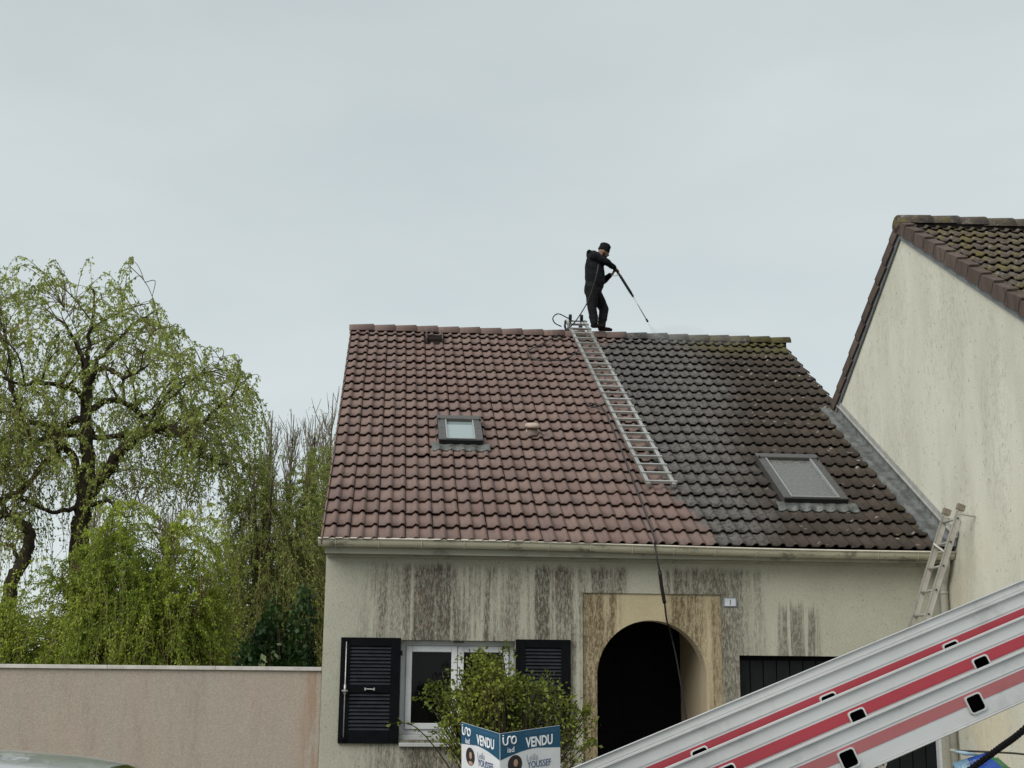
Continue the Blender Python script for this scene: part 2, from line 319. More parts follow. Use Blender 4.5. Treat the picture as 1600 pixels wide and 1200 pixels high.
# ================================================================== setting: ground
def struct(o): o['kind'] = 'structure'; return o
def m_ground():
    n = NT('ground'); P = n.pos(); c = n.mix(n.noise(P, .3, 4), (.05, .07, .025), (.09, .10, .04)); n.col(n.vary(c, n.noise(P, 20, 3), .7, 1.3)); return n.set(.95, 0, .1)
struct(mesh('ground', [(-900, -900, -.012), (900, -900, -.012), (900, 900, -.012), (-900, 900, -.012)], [(0, 1, 2, 3)], m_ground()))
def m_asph():
    n = NT('asphalt'); P = n.pos(); n.col(n.vary((.055, .055, .056), n.noise(P, 60, 3, .8), .6, 1.5)); n.bump(n.noise(P, 150, 2), .4, .005); return n.set(.9, 0, .2)
def m_pav():
    n = NT('concrete_paving'); P = n.pos(); n.col(n.vary((.27, .26, .24), n.noise(P, 3, 4, .7), .75, 1.2)); return n.set(.9, 0, .2)
struct(mesh('road', [(-40, -40, -.004), (40, -40, -.004), (40, -6, -.004), (-40, -6, -.004)], [(0, 1, 2, 3)], m_asph()))
struct(box('driveway', (-10, -5.85, -.2), (14, 1.9, .0), m_pav())); struct(box('kerb', (-40, -6.0, -.2), (40, -5.85, .10), m_pav()))

# ================================================================== main house
house = thing('house', 'cream streaked house with half washed tiled roof, arched porch and black shutters', 'house')
WIN = (.885, 2.125, 1.09, 2.145); PAN = (2.875, 4.435, 0.0, 2.684); GAR = (4.625, 6.90, 0.0, 2.02)
TOP = 3.10; WT = .25
def wall_front():
    b = MB(); y0, y1 = YW, YW+WT
    xs = [.04, WIN[0], WIN[1], PAN[0], PAN[1], GAR[0], GAR[1], XG]
    for x0, x1, cuts in ((xs[0], xs[1], None), (xs[1], xs[2], (WIN[2], WIN[3])), (xs[2], xs[3], None), (xs[3], xs[4], (None, PAN[3])), (xs[4], xs[5], None), (xs[5], xs[6], (None, GAR[3])), (xs[6], xs[7], None)):
        if cuts is None: b.box((x0, y0, -.1), (x1, y1, TOP))
        else:
            b.box((x0, y0, cuts[1]), (x1, y1, TOP))
            if cuts[0] is not None: b.box((x0, y0, -.1), (x1, y1, cuts[0]))
    return b
w = wall_front(); 
for a, c in (((.04, YW+WT, -.1), (.29, 13.2, TOP)), ((XG-.25, YW+WT, -.1), (XG, 13.2, TOP)), ((.29, 12.95, -.1), (XG-.25, 13.2, TOP))): w.box(a, c)
w.build('wall', WALL, house)
# side gables
for x0, x1 in ((.04, .29), (XG-.25, XG-.003)):
    v = [(x0, YW, TOP), (x0, 13.2, TOP), (x0, 6.77, 7.22), (x1, YW, TOP), (x1, 13.2, TOP), (x1, 6.77, 7.22)]
    mesh('gable_wall', v, [(0, 1, 2), (3, 5, 4), (0, 3, 4, 1), (1, 4, 5, 2), (2, 5, 3, 0)], WALL, house)
# arched panel, set back in the facade
ACX, AR, ASP = 3.646, .611, 1.78
def arch_panel():
    b = MB(); y0, y1 = YW+.022, YW+WT; N = 28
    arc = [(ACX-AR*math.cos(math.pi*i/N), ASP+AR*math.sin(math.pi*i/N)) for i in range(N+1)]
    inner = [(ACX-AR, 0.)] + arc + [(ACX+AR, 0.)]; x0, x1, zt = PAN[0], PAN[1], PAN[3]
    outer = [(x0, 0.), (x0, ASP)] + [None]*(N-1) + [(x1, ASP), (x1, 0.)]
    for i in range(1, N):
        a = math.pi*i/N; dx, dz = -math.cos(a), math.sin(a)
        t = min([((x0 if dx < 0 else x1)-ACX)/dx if abs(dx) > 1e-6 else 1e9, (zt-ASP)/dz]); outer[i+1] = (ACX+dx*t, ASP+dz*t)
    n = len(inner); v = [(x, y0, z) for x, z in inner] + [(x, y0, z) for x, z in outer] + [(x, y1, z) for x, z in inner]
    f = [(i, i+1, n+i+1, n+i) for i in range(n-1)]; b.add(v, f, 0)
    # the two upper corners
    for xc in (x0, x1):
        cs = [p for p in outer if p]; c = (xc, y0, zt)
        for i in range(len(cs)-1):
            a, d = cs[i], cs[i+1]
            if (abs(a[0]-xc) < 1e-4 and abs(a[1]-zt) > 1e-4) and (abs(d[1]-zt) < 1e-4 and abs(d[0]-xc) > 1e-4) or (abs(d[0]-xc) < 1e-4 and abs(d[1]-zt) > 1e-4) and (abs(a[1]-zt) < 1e-4 and abs(a[0]-xc) > 1e-4):
                b.add([(a[0], y0, a[1]), (d[0], y0, d[1]), c], [(0, 1, 2)], 0)
    b.add(v, [(i, 2*n+i, 2*n+i+1, i+1) for i in range(n-1)], 1)
    return b.build('arch_surround', [PANEL, JAMB], house)
arch_panel()
# porch room behind the arch
PX0, PX1, PY0, PY1, PZ = 2.95, 4.262, YW+WT, 1.76, 2.46
porch = mesh('porch_wall', [(PX1, PY0, 0), (PX1, PY1, 0), (PX1, PY1, PZ), (PX1, PY0, PZ), (PX0, PY0, 0), (PX0, PY1, 0), (PX0, PY1, PZ), (PX0, PY0, PZ)],
     [(0, 1, 2, 3), (4, 7, 6, 5), (3, 2, 6, 7)], JAMB, house)
door = box('entrance_door', (PX0, PY1, 0), (PX1-.26, PY1+.06, PZ), BLACK, house); box('door_frame', (PX1-.262, PY1+.002, 0), (PX1-.002, PY1+.05, PZ), BLACK, house)
for i in range(2):
    for k in range(2): box('door_panel', (PX0+.12+i*.48, PY1-.012, .25+k*1.05), (PX0+.5+i*.48, PY1-.001, 1.15+k*1.02), BLACK, door, .006)
box('letter_plate', (3.10, PY1-.02, 1.02), (3.24, PY1-.013, 1.035), STEEL, door)
box('porch_lamp', (3.46, .95, PZ-.06), (3.66, 1.15, PZ-.001), simple('lamp_glass', (.3, .3, .3), .4), house, .02)
# window
win = box('window', (WIN[0], YW+.13, WIN[2]+.06), (WIN[0]+.055, YW+.20, WIN[3]), WFR, house, .004)
wf = MB(); x0, x1, z0, z1 = WIN[0], WIN[1], WIN[2]+.06, WIN[3]
wf.box((x0+.055, YW+.13, z1-.055), (x1-.055, YW+.20, z1)); wf.box((x1-.055, YW+.13, z0), (x1, YW+.20, z1)); wf.box((x0+.055, YW+.13, z0), (x1-.055, YW+.20, z0+.05)); wf.build('frame', WFR, win, bevel=.004)
xm = (x0+x1)/2
for a, c in ((x0+.057, xm-.003), (xm+.003, x1-.057)):
    f = MB(); t = .065; zz0, zz1 = z0+.052, z1-.057
    f.box((a, YW+.105, zz0), (a+t, YW+.165, zz1)); f.box((c-t, YW+.105, zz0), (c, YW+.165, zz1)); f.box((a+t, YW+.105, zz1-t), (c-t, YW+.165, zz1)); f.box((a+t, YW+.105, zz0), (c-t, YW+.165, zz0+t))
    f.build('casement', WFR, win, bevel=.006); box('pane', (a+t, YW+.14, zz0+t), (c-t, YW+.15, zz1-t), PANE, win)
MB().box((x0, YW+.05, z0-.06), (x1, YW+.20, z0-.002)).build('sill', SILL, win, bevel=.006)
MB().box((x0-.0, YW-.05, z0-.125), (x1+.0, YW+.20, z0-.085)).build('sill_ledge', SILL, win, bevel=.006)
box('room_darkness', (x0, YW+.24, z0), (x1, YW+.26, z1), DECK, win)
box('shutter_stop', (xm-.05, YW-.0, z1-.022), (xm+.06, YW+.06, z1-.002), RUB, win)
# shutters folded back on the facade
def shutter(x0, x1, bar):
    z0, z1 = 1.055, 2.165; y1 = YW-.004; y0 = y1-.036
    sh = MB(); st = .105
    sh.box((x0, y0, z0), (x0+st, y1, z1)); sh.box((x1-st, y0, z0), (x1, y1, z1))
    for a, c in ((z1-.09, z1), (1.58, 1.66), (z0, z0+.13)): sh.box((x0+st, y0, a), (x1-st, y1, c))
    o = sh.build('shutter', SHUT, house, bevel=.004)
    box('back_board', (x0+st, y1-.006, z0+.13), (x1-st, y1-.001, z1-.09), SHUT, o)
    for za, zb in ((z0+.13, 1.58), (1.66, z1-.09)):
        k = int((zb-za)/.036); 
        for i in range(k):
            z = za+(i+.5)*(zb-za)/k
            v = [(x0+st, y0+.004, z-.014), (x1-st, y0+.004, z-.014), (x1-st, y0+.010, z-.014), (x0+st, y0+.010, z-.014), (x0+st, y1-.010, z+.012), (x1-st, y1-.010, z+.012), (x1-st, y1-.007, z+.018), (x0+st, y1-.007, z+.018)]
            v = [(x0+st, y0+.003, z-.013), (x1-st, y0+.003, z-.013), (x1-st, y0+.003, z-.005), (x0+st, y0+.003, z-.005), (x0+st, y1-.010, z+.009), (x1-st, y1-.010, z+.009), (x1-st, y1-.010, z+.017), (x0+st, y1-.010, z+.017)]
            mesh('slat', v, [(0, 1, 2, 3), (3, 2, 6, 7), (0, 4, 5, 1), (4, 7, 6, 5)], SLAT, o)
    xh = (x0+x1)/2
    h = MB(); h.tube([(xh-.045, y0-.022, 1.622), (xh+.045, y0-.022, 1.618)], .007, 6); h.box((xh-.055, y0-.03, 1.607), (xh-.04, y0, 1.635)); h.box((xh+.04, y0-.03, 1.607), (xh+.055, y0, 1.635)); h.build('handle', STEEL, o)
    for z in (1.25, 1.98): box('hinge', (x1-.006 if bar else x0-.02, y0-.006, z), (x1+.02 if bar else x0+.006, y1, z+.05), SHUT, o)
    if bar:
        xb = x0+.06; b = MB(); b.tube([(xb, y0-.014, z0+.06), (xb, y0-.014, z1-.03)], .0065, 8); b.tube([(xb, y0-.022, 1.56), (xb, y0-.022, 1.67)], .013, 8)
        b.tube([(xb, y0-.045, 1.595), (xb-.03, y0-.05, 1.60), (xb+.03, y0-.05, 1.60)], .012, 8)
        b.build('locking_bar', STEEL, o, smooth=True)
        for z in (z0+.05, z1-.03): box('bar_keeper', (xb-.016, y0-.022, z-.014), (xb+.016, y0, z+.014), SHUT, o)
    return o
shutter(.235, .880, True); shutter(2.132, 2.735, False)
# garage door
gd = box('garage_door', (GAR[0], YW+.16, 0), (GAR[1], YW+.20, GAR[3]), BLACK, house)
k = 15
for i in range(k):
    a = GAR[0]+i*(GAR[1]-GAR[0])/k; box('plank', (a+.006, YW+.135, 0), (a+(GAR[1]-GAR[0])/k-.006, YW+.158, GAR[3]-.05), GARD, gd)
box('lintel_strip', (GAR[0]+.002, YW+.11, GAR[3]-.048), (GAR[1]-.002, YW+.157, GAR[3]-.002), SHUT, gd)
box('door_jamb', (GAR[1]-.03, YW+.05, 0), (GAR[1]+.0, YW+.13, GAR[3]-.05), WFR, house)
# fascia, gutter
fb = MB(); fb.box((.03, .16, 3.055), (XG-.01, .19, 3.16)); fb.box((.03, .19, 3.062), (XG-.01, YW-.002, 3.08)); fb.build('fascia', FASC, house)
fb = MB(); fb.box((.045, YW-.04, 3.03), (XG-.01, YW-.004, 3.061)); fb.build('eave_moulding', FASC, house)
def gutter_z(x): return 3.196 - .0045*x + .010*math.sin(x*.9)
def gutter():
    b = MB(); n = 10; xs = [-.04+i*(XG+.03)/28 for i in range(29)]; v = []
    prof = [(math.cos(a), math.sin(a)) for a in [math.pi+math.pi*i/n for i in range(n+1)]]
    for x in xs:
        for r in (.062, .058):
            for c, s_ in prof: v.append((x, .085+r*c*1.05, gutter_z(x)+r*s_*1.25))
    m = 2*(n+1)
    for i in range(len(xs)-1):
        for k in range(n):
            b0 = i*m+k; b1 = (i+1)*m+k; b.f.append((b0, b0+1, b1+1, b1)); b.f.append((b0+n+1, b1+n+1, b1+n+2, b0+n+2))
    b.v = v; b.mi = [0]*len(b.f)
    return b.build('gutter', GUT, house, smooth=True)
gut = gutter()
tube('gutter_lip', [(-.04+i*(XG+.03)/28, .010, gutter_z(-.04+i*(XG+.03)/28)+.004) for i in range(29)], .010, LIP_HIGHLIGHT, gut, 8)
v = [(-.04, .085+.063*math.cos(a), gutter_z(0)+.078*math.sin(a)) for a in [math.pi+math.pi*i/10 for i in range(11)]]; mesh('end_cap', v, [tuple(range(11))], GUT, gut)
for i in range(16):
    x = .15+i*.462; b = MB(); z = gutter_z(x)
    b.tube([(x, .085+.070*math.cos(a), z+.084*math.sin(a)) for a in [math.pi*1.0+math.pi*k/8 for k in range(9)]], .006, 5); b.box((x-.012, .012, z-.004), (x+.012, .035, z+.014)); b.build('bracket', GUT, gut)
dp = thing('downpipe', 'cream plastic downpipe in the corner behind the leaning ladder', 'downpipe', (6.985, .27, 0))
def T0(o, *pts): return [Vector(p)-o.location for p in pts]
MB().tube(T0(dp, (6.96, .085, 3.10), (6.965, .12, 3.0), (6.985, .24, 2.88), (6.985, .27, 2.80), (6.985, .27, .02)), .042, 14).build('pipe', PIPE, dp, smooth=True)
for z in (1.0, 2.05, 2.72): MB().tube(T0(dp, (6.985, .27, z), (6.985, .27, z+.03)), .047, 14).build('pipe_clip', PIPE, dp, smooth=True)
# house number
hn = thing('house_number_sign', 'small grey house number plate reading 1 beside the ochre arch surround', 'sign', (4.535, YW-.001, 2.60))
box('plate', (-.075, -.014, -.05), (.075, 0, .05), simple('plate_blue_grey', (.20, .23, .28), .4), hn, .004); box('plate_face', (-.062, -.017, -.040), (.062, -.0145, .040), simple('plate_white', (.52, .54, .57), .4), hn)
def text(name, s, size, mat, parent, M, ext=.0008, bold=0., shear=0., sx=1.):
    cu = bpy.data.curves.new(name, 'FONT'); cu.body = s; cu.size = size; cu.extrude = ext; cu.offset = bold; cu.shear = shear; cu.align_x = 'CENTER'; cu.resolution_u = 3
    t = bpy.data.objects.new(name+'_tmp', cu); C.objects.link(t); dg = bpy.context.evaluated_depsgraph_get(); me = bpy.data.meshes.new_from_object(t.evaluated_get(dg)); bpy.data.objects.remove(t)
    me.materials.clear(); me.materials.append(mat); me.name = name
    me.transform(M @ Matrix.Diagonal((sx, 1, 1, 1))); o = bpy.data.objects.new(name, me); link(o, parent); return o
FR = Matrix.Rotation(math.pi/2, 4, 'X')
text('lettering', '1', .075, simple('number_ink', (.05, .06, .09), .5), hn, Matrix.Translation((0, -.0185, -.026)) @ FR, bold=.001)

# ================================================================== main roof
roof = mesh('roof', [rp(-.0, .03, -.09), rp(7.26, .03, -.09), rp(7.26, 8.0, -.09), rp(0, 8.0, -.09), (0, 13.5, EZ-.1), (7.26, 13.5, EZ-.1)], [(0, 1, 2, 3), (3, 2, 5, 4)], DECK, house)
# rear slope surface, mostly unseen
def prof(x):
    x = x % .15
    if x < .070: return 0.
    if x < .105: t = (x-.070)/.035; return .032*(3*t*t-2*t**3)
    if x < .135: return .032-.002*(x-.105)/.03
    return .030*(1-(x-.135)/.015)
def surf(X, s):
    k = math.floor(s/G); v = s-k*G; return prof(X) - .036*v/.351
LIFT0 = 0.0
def tile_mesh(name, mat, cut=None, xs=None, length=.415):
    xs = xs or [0, .068, .084, .098, .112, .135, .149, .218, .234, .248, .262, .285, .300]
    xs = [0, .070, .083, .104, .138, .1465, .220, .233, .254, .288, .2965]
    v = []; f = []
    n = len(xs); h = [prof(x) for x in xs]; h[5] = -.001; h[-1] = -.005
    for x, w in zip(xs, h): v.append((x, 0, w)); 
    for x, w in zip(xs, h): v.append((x, length, w-.036*length/.351))
    for x, w in zip(xs, h): v.append((x, .002, w-.010))
    for x, w in zip(xs, h): v.append((x, .09, w-.019))
    for i in range(n-1): f.append((i, i+1, n+i+1, n+i)); f.append((2*n+i, 2*n+i+1, i+1, i)); 
    for i in range(n-1): f.append((3*n+i, 3*n+i+1, 2*n+i+1, 2*n+i))
    f += [(0, n, 3*n, 2*n), (n-1, 3*n-1, 4*n-1, 2*n-1)]
    me = bpy.data.meshes.new(name); me.from_pydata(v, [], f); me.update(); me.materials.append(mat)
    for p in me.polygons:
        if p.index < 2*(n-1) and p.index % 2 == 0: p.use_smooth = True
    return me
TM = tile_mesh('tile', ROOF)
RB = Matrix(((1, 0, 0), (0, CP, -SP), (0, SP, CP))).to_4x4()
SKL = (1.315, 1.885, 2.76, 3.60); SKR = (5.375, 6.165, 1.10, 2.48)
def covered(x, s):
    for a, b, c, d in (SKL, SKR):
        if x >= a-.03 and x+.30 <= b+.03 and s >= c-.10 and s+.36 <= d+.15: return True
    return False
def put(me, name, parent, Mx):
    o = bpy.data.objects.new(name, me); link(o, parent); o.matrix_local = Mx; return o
cnt = 0; rest = MB()
tv = [v.co.copy() for v in TM.vertices]; tf = [tuple(p.vertices) for p in TM.polygons]
for k in range(23):
    for j in range(24 if k >= 13 else 23):
        x, s = j*TW, k*G
        if covered(x, s): continue
        if k == 21 and j == 4: continue
        jit = Matrix.Translation((random.uniform(-.0015, .0015), random.uniform(-.008, .008), random.uniform(0, .005))) @ Matrix.Rotation(random.gauss(0, .007), 4, 'Z') @ Matrix.Rotation(random.gauss(0, .006), 4, 'X') @ Matrix.Rotation(random.gauss(0, .006), 4, 'Y')
        T = Matrix.Translation(rp(x, s, 0)) @ RB @ jit
        if cnt < 298: put(TM, 'tile', roof, T); cnt += 1
        else: rest.add([T @ p for p in tv], tf)
ro = rest.build('tile_field', ROOF, roof, kind='stuff')
for p in ro.data.polygons:
    if p.index % len(tf) < 2*10 and (p.index % len(tf)) % 2 == 0: p.use_smooth = True
# left verge skirt
vs = MB()
for k in range(23):
    v = [rp(-.012, k*G, .016), rp(-.012, k*G+G, -.012), rp(-.012, k*G+G, -.10), rp(-.012, k*G, -.075), rp(.004, k*G, .016), rp(.004, k*G+G, -.012), rp(.004, k*G+G, -.10), rp(.004, k*G, -.075)]
    vs.add(v, [(0, 3, 2, 1), (0, 1, 5, 4), (0, 4, 7, 3)])
vs.build('verge_board', ROOF, roof)
# ridge tiles
def ridge_tile(name, mat, L=.40, r=.135):
    n = 8; v = []; f = []
    for x, dr in ((0, -.006), (.06, -.002), (L, .010)):
        for q in (0, .014):
            for i in range(n+1):
                a = math.radians(200)*(i/n) - math.radians(10); v.append((x, -(r+dr-q)*math.cos(a)*1.05, (r+dr-q)*math.sin(a)*.80))
    m = 2*(n+1)
    for j in range(2):
        for i in range(n): f.append((j*m+i, j*m+i+1, (j+1)*m+i+1, (j+1)*m+i))
    for i in range(n): f.append((2*m+i, 2*m+i+1, 2*m+n+1+i+1, 2*m+n+1+i)); f.append((n+1+i, n+1+i+1, i+1, i))
    me = bpy.data.meshes.new(name); me.from_pydata(v, [], f); me.update(); me.materials.append(mat)
    for p in me.polygons: p.use_smooth = p.index < 2*n
    return me
RT = ridge_tile('ridge_tile', ROOF)
RY, RZ = rp(0, 8.02)[1], rp(0, 8.02)[2]
for i in range(21):
    x = -.03+i*.348
    put(RT, 'ridge_tile', roof, Matrix.Translation((x, RY+.02, RZ-.035+random.uniform(-.004, .004))) @ Euler((random.gauss(0, .012), -.034+random.gauss(0, .006), random.gauss(0, .006))).to_matrix().to_4x4())
MB().box((.0, RY-.10, RZ-.16), (7.25, RY+.12, RZ-.0)).build('ridge_mortar', DECK, roof)
# flashing to the neighbour's gable
fl = MB(); N = 40
for i in range(N):
    a, b = i*4.60/N, (i+1)*4.60/N; q = lambda t: 6.84+.012*math.sin(t*9)+.008*math.sin(t*23)+.02*t/4.6
    fl.add([rp(q(a), a, .040), rp(q(b), b, .040), rp(6.95, b, .028), rp(6.95, a, .028), rp(7.035, b, .040), rp(7.035, a, .040), rp(7.035, b, .15), rp(7.035, a, .15), rp(q(a), a, -.03), rp(q(b), b, -.03)], [(0, 1, 2, 3), (3, 2, 4, 5), (5, 4, 6, 7), (8, 9, 1, 0)])
fl.build('flashing', LEAD, roof, smooth=True)
sp = MB(); T = lambda p: rp(p[0], p[1], p[2]); sp.box((7.012, .0, .135), (7.034, 4.62, .150), T=T); sp.box((7.028, .0, .15), (7.040, 4.62, .215), T=T); sp.build('flashing_trim', simple('zinc_trim', (.42, .42, .39), .5, .3), roof)
# skylights
def skylight(R, glass, label):
    a, b, c, d = R; T = lambda p: rp(p[0], p[1], p[2])
    fr = .10; h = .098
    o = MB(); o.box((a, c+.05, -.06), (a+fr, d, h), T=T); o.box((b-fr, c+.05, -.06), (b, d, h), T=T); sk = o.build('skylight', FRG, house, bevel=.006)
    MB().box((a-.01, d-.06, -.06), (b+.01, d+.07, h+.014), T=T).build('top_cover', FRG, sk, bevel=.01)
    for x in (a+.012, b-.02): MB().box((x, d-.10, h), (x+.009, d-.06, h+.03), T=T).build('cover_clip', FRD, sk)
    MB().box((a+fr-.002, c+.10, .02), (a+fr+.014, d-.06, h+.003), T=T).box((b-fr-.014, c+.10, .02), (b-fr+.002, d-.06, h+.003), T=T).box((a+fr, c+.08, .02), (b-fr, c+.10, h+.001), T=T).build('sash_strip', FRL, sk)
    MB().box((a+fr+.012, c+.10, h-.042), (b-fr-.012, d-.06, h-.032), T=T).build('pane', glass, sk)
    MB().box((a+.005, c+.062, .055), (b-.005, c+.090, h+.001), T=T).build('sash_rail', FRG, sk, bevel=.005)
    MB().box((a+.01, c+.028, -.02), (b-.01, c+.061, h-.006), T=T).build('gasket', FRD, sk)
    MB().box((a+.0, c+.018, .012), (b-.0, c+.030, .022), T=T).build('drip_edge', FRG, sk)
    for x in (a+.035, b-.065): MB().box((x, d-.38, h), (x+.028, d-.376, h+.002), T=T).build('joint', FRD, sk)
    # lead apron dressed over the tiles below
    ap = MB(); nx = 44; ns = 6; s0 = c-.115; v = []
    for i in range(nx+1):
        x = a-.09+i*(b-a+.18)/nx
        for j in range(ns+1):
            s = s0+.018*math.sin(x*42)+(c+.06-s0)*j/ns; u_ = (j/ns)**.6; v.append(rp(x, s, (surf(x, s)+.016)*(1-u_)+.040*u_))
    f = [(i*(ns+1)+j, (i+1)*(ns+1)+j, (i+1)*(ns+1)+j+1, i*(ns+1)+j+1) for i in range(nx) for j in range(ns)]
    ao = mesh('apron', v, f, LEAD, sk, True)
    so = ao.modifiers.new('solid', 'SOLIDIFY'); so.thickness = .004
    # side gutters
    MB().box((a-.028, c, -.05), (a-.002, d+.04, .012), T=T).build('side_flashing', FRD, sk); MB().box((b+.002, c, -.05), (b+.028, d+.04, .012), T=T).build('side_flashing', FRD, sk)
    sk['label'] = label; return sk
skylight(SKL, SKYG, 'small clean skylight reflecting the pale sky'); skylight(SKR, SKYD, 'large skylight with grimy glass among dark tiles')
# roof vent cap (clean slope)
vt = MB(); base = rp(2.56, 3.30, .0)
def lathe(b, c, ax, prof_, n=16, m=0, sy=1.):
    ax = Vector(ax).normalized(); a = ax.cross(Vector((0, 1, 0))).normalized(); d = ax.cross(a)
    v = [Vector(c)+ax*h+(a*math.cos(2*math.pi*k/n)+d*math.sin(2*math.pi*k/n)*sy)*r for h, r in prof_ for k in range(n)]
    f = [(i*n+k, i*n+(k+1) % n, (i+1)*n+(k+1) % n, (i+1)*n+k) for i in range(len(prof_)-1) for k in range(n)]; f += [tuple((len(prof_)-1)*n+k for k in range(n))]
    b.add(v, f, m)
NR = (0, -SP*.5, CP)
CAPM = simple('vent_cap', (.44, .35, .29), .7, 0, .3, .12); VB = simple('vent_base', (.17, .13, .11), .8)
b = MB(); lathe(b, base, NR, [(.0, .085), (.06, .072), (.07, .05), (.10, .05)]); vb = b.build('roof_vent', VB, house, smooth=True); vb['label'] = 'small pinkish vent cap on the washed slope'
b = MB(); lathe(b, base, NR, [(.095, .06), (.095, .098), (.125, .100), (.150, .078), (.156, .03), (.156, .001)]); b.build('vent_cap', CAPM, vb, smooth=True)
for dx in (-.07, .07): b = MB(); b.tube([base+Vector((dx, -.03, .02)), base+Vector((dx, -.03, .10))], .012, 6); b.build('vent_leg', CAPM, vb)
VDK = simple('dark_vent_plastic', (.028, .018, .015), .8)
# ventilation tile near the ridge
T = lambda p: rp(p[0], p[1], p[2])
vt = MB().box((1.20, 21*G+.0, -.03), (1.50, 22.4*G, -.02), T=T).build('vent_tile', VDK, house)
for i in range(4): MB().box((1.235, 21*G+.04+i*.065, .0), (1.465, 21*G+.055+i*.065, .05), T=T).build('louvre', VDK, vt)
MB().box((1.215, 21*G, -.02), (1.235, 22.3*G, .07), T=T).box((1.465, 21*G, -.02), (1.485, 22.3*G, .07), T=T).build('louvre_cheek', VERGE, vt)

# ================================================================== neighbour's house
nb = thing('neighbour_house', 'pale rendered gable house with mossy tiled roof on the right', 'house')
PY, PZn, SL = 1.05, 7.28, .629; NPH = math.atan(SL); YE = -6.2; YR = 7.8
x0 = XG; xe = 14.
v = [(x0, YE+.4, -.1), (x0, YR-.4, -.1), (x0, YR-.4, PZn-SL*(YR-.4-PY)), (x0, PY, PZn), (x0, YE+.4, PZn-SL*(PY-YE-.4))]
v2 = [(xe, y, z) for _, y, z in v]
mesh('wall', v+v2, [(0, 4, 3, 2, 1), (0, 5, 9, 4), (1, 2, 7, 6), (5, 6, 7, 8, 9)], GABLE, nb)
nr = mesh('roof', [(x0-.04, YE, PZn+.05-SL*(PY-YE)), (xe, YE, PZn+.05-SL*(PY-YE)), (xe, PY, PZn+.05), (x0-.04, PY, PZn+.05), (x0-.04, YR, PZn+.05-SL*(YR-PY)), (xe, YR, PZn+.05-SL*(YR-PY))], [(0, 1, 2, 3), (3, 2, 5, 4)], DECK, nb)
cn, sn = math.cos(NPH), math.sin(NPH)
NB = Matrix(((1, 0, 0), (0, cn, -sn), (0, sn, cn))).to_4x4(); TN = tile_mesh('tile', NROOF)
tvn = [v.co.copy() for v in TN.vertices]; cnt = 0; rest = MB()
for k in range(1, 24):            # courses counted down from the ridge
    for j in range(22):
        s = -k*G+.12; org = Vector((x0+.02+j*.30, PY+s*cn, PZn+.14+s*sn))
        T = Matrix.Translation(org) @ NB @ Matrix.Translation((random.gauss(0, .002), random.uniform(-.008, .008), random.uniform(0, .006))) @ Matrix.Rotation(random.gauss(0, .008), 4, 'Z')
        vis = k <= 9 and j*.30 < 2.7
        if vis: put(TN, 'tile', nr, T)
        else: rest.add([T @ p for p in tvn], tf)
rest.build('tile_field', NROOF, nr, kind='stuff')
RTN = ridge_tile('ridge_tile', NROOF, .42, .15)
for i in range(16):
    put(RTN, 'ridge_tile', nr, Matrix.Translation((x0-.045+i*.36, PY+.02, PZn+.135)) @ Euler((random.gauss(0, .02), -.03+random.gauss(0, .008), random.gauss(0, .01))).to_matrix().to_4x4())
MB().box((x0+.0, PY-.12, PZn+.0), (xe, PY+.12, PZn+.17)).build('ridge_mortar', DECK, nr)
# verge tiles (L shaped blocks) both sides of the gable, grey barge strip below them
def vtile(side):
    v = []; L = .36; h = .125
    for y, dz in ((0, .0), (L, -.03)):
        v += [(-.055, y, -h+.05+dz), (-.055, y, .075+dz), (.07, y, .085+dz), (.07, y, .062+dz), (-.035, y, .055+dz), (-.035, y, -h+.05+dz)]
    f = [(i, (i+1) % 6, 6+(i+1) % 6, 6+i) for i in range(6)] + [(5, 4, 3, 2, 1, 0), (6, 7, 8, 9, 10, 11)]
    me = bpy.data.meshes.new('verge_tile'); me.from_pydata(v, [], f); me.update(); me.materials.append(VERGE); return me
VM = vtile(1)
for k in range(1, 23):
    s = -k*.335+.04; put(VM, 'verge_tile', nr, Matrix.Translation((x0+.0, PY+s*cn, PZn+.115+s*sn+random.uniform(-.004, .004))) @ NB @ Matrix.Rotation(random.gauss(0, .008), 4, 'X'))
NBr = Matrix(((1, 0, 0), (0, -cn, sn), (0, sn, cn))).to_4x4()
VMr = VM.copy(); VMr.flip_normals()
for k in range(1, 21):
    s = -k*.335+.04; put(VMr, 'verge_tile', nr, Matrix.Translation((x0, PY-s*cn, PZn+.115+s*sn)) @ NBr @ Matrix.Rotation(random.gauss(0, .01), 4, 'X'))
MB().tube([(x0-.058, PY+.0, PZn+.125), (x0+.0, PY+.0, PZn+.13)], .105, 14).build('ridge_end_cap', NROOF, nr)
BG = simple('grey_barge_strip', (.16, .17, .18), .5, .1, .4, .15)
for sgn, ye, nseg in ((-1, YE, 6), (1, YR, 5)):
    for i in range(nseg):
        y0 = PY+sgn*(abs(ye-PY)/nseg)*i; y1 = PY+sgn*(abs(ye-PY)/nseg)*(i+1)-sgn*.004
        z0, z1 = PZn-SL*abs(y0-PY), PZn-SL*abs(y1-PY); w1, w2 = -.060, .045
        v = [(x0-.028, y0, z0+w1), (x0-.028, y1, z1+w1), (x0-.028, y1, z1+w2), (x0-.028, y0, z0+w2), (x0-.0, y0, z0+w1), (x0-.0, y1, z1+w1), (x0-.0, y1, z1+w2), (x0, y0, z0+w2)]
        mesh('barge_strip', v, [(0, 3, 2, 1), (0, 1, 5, 4), (1, 2, 6, 5), (3, 0, 4, 7)], BG, nr)

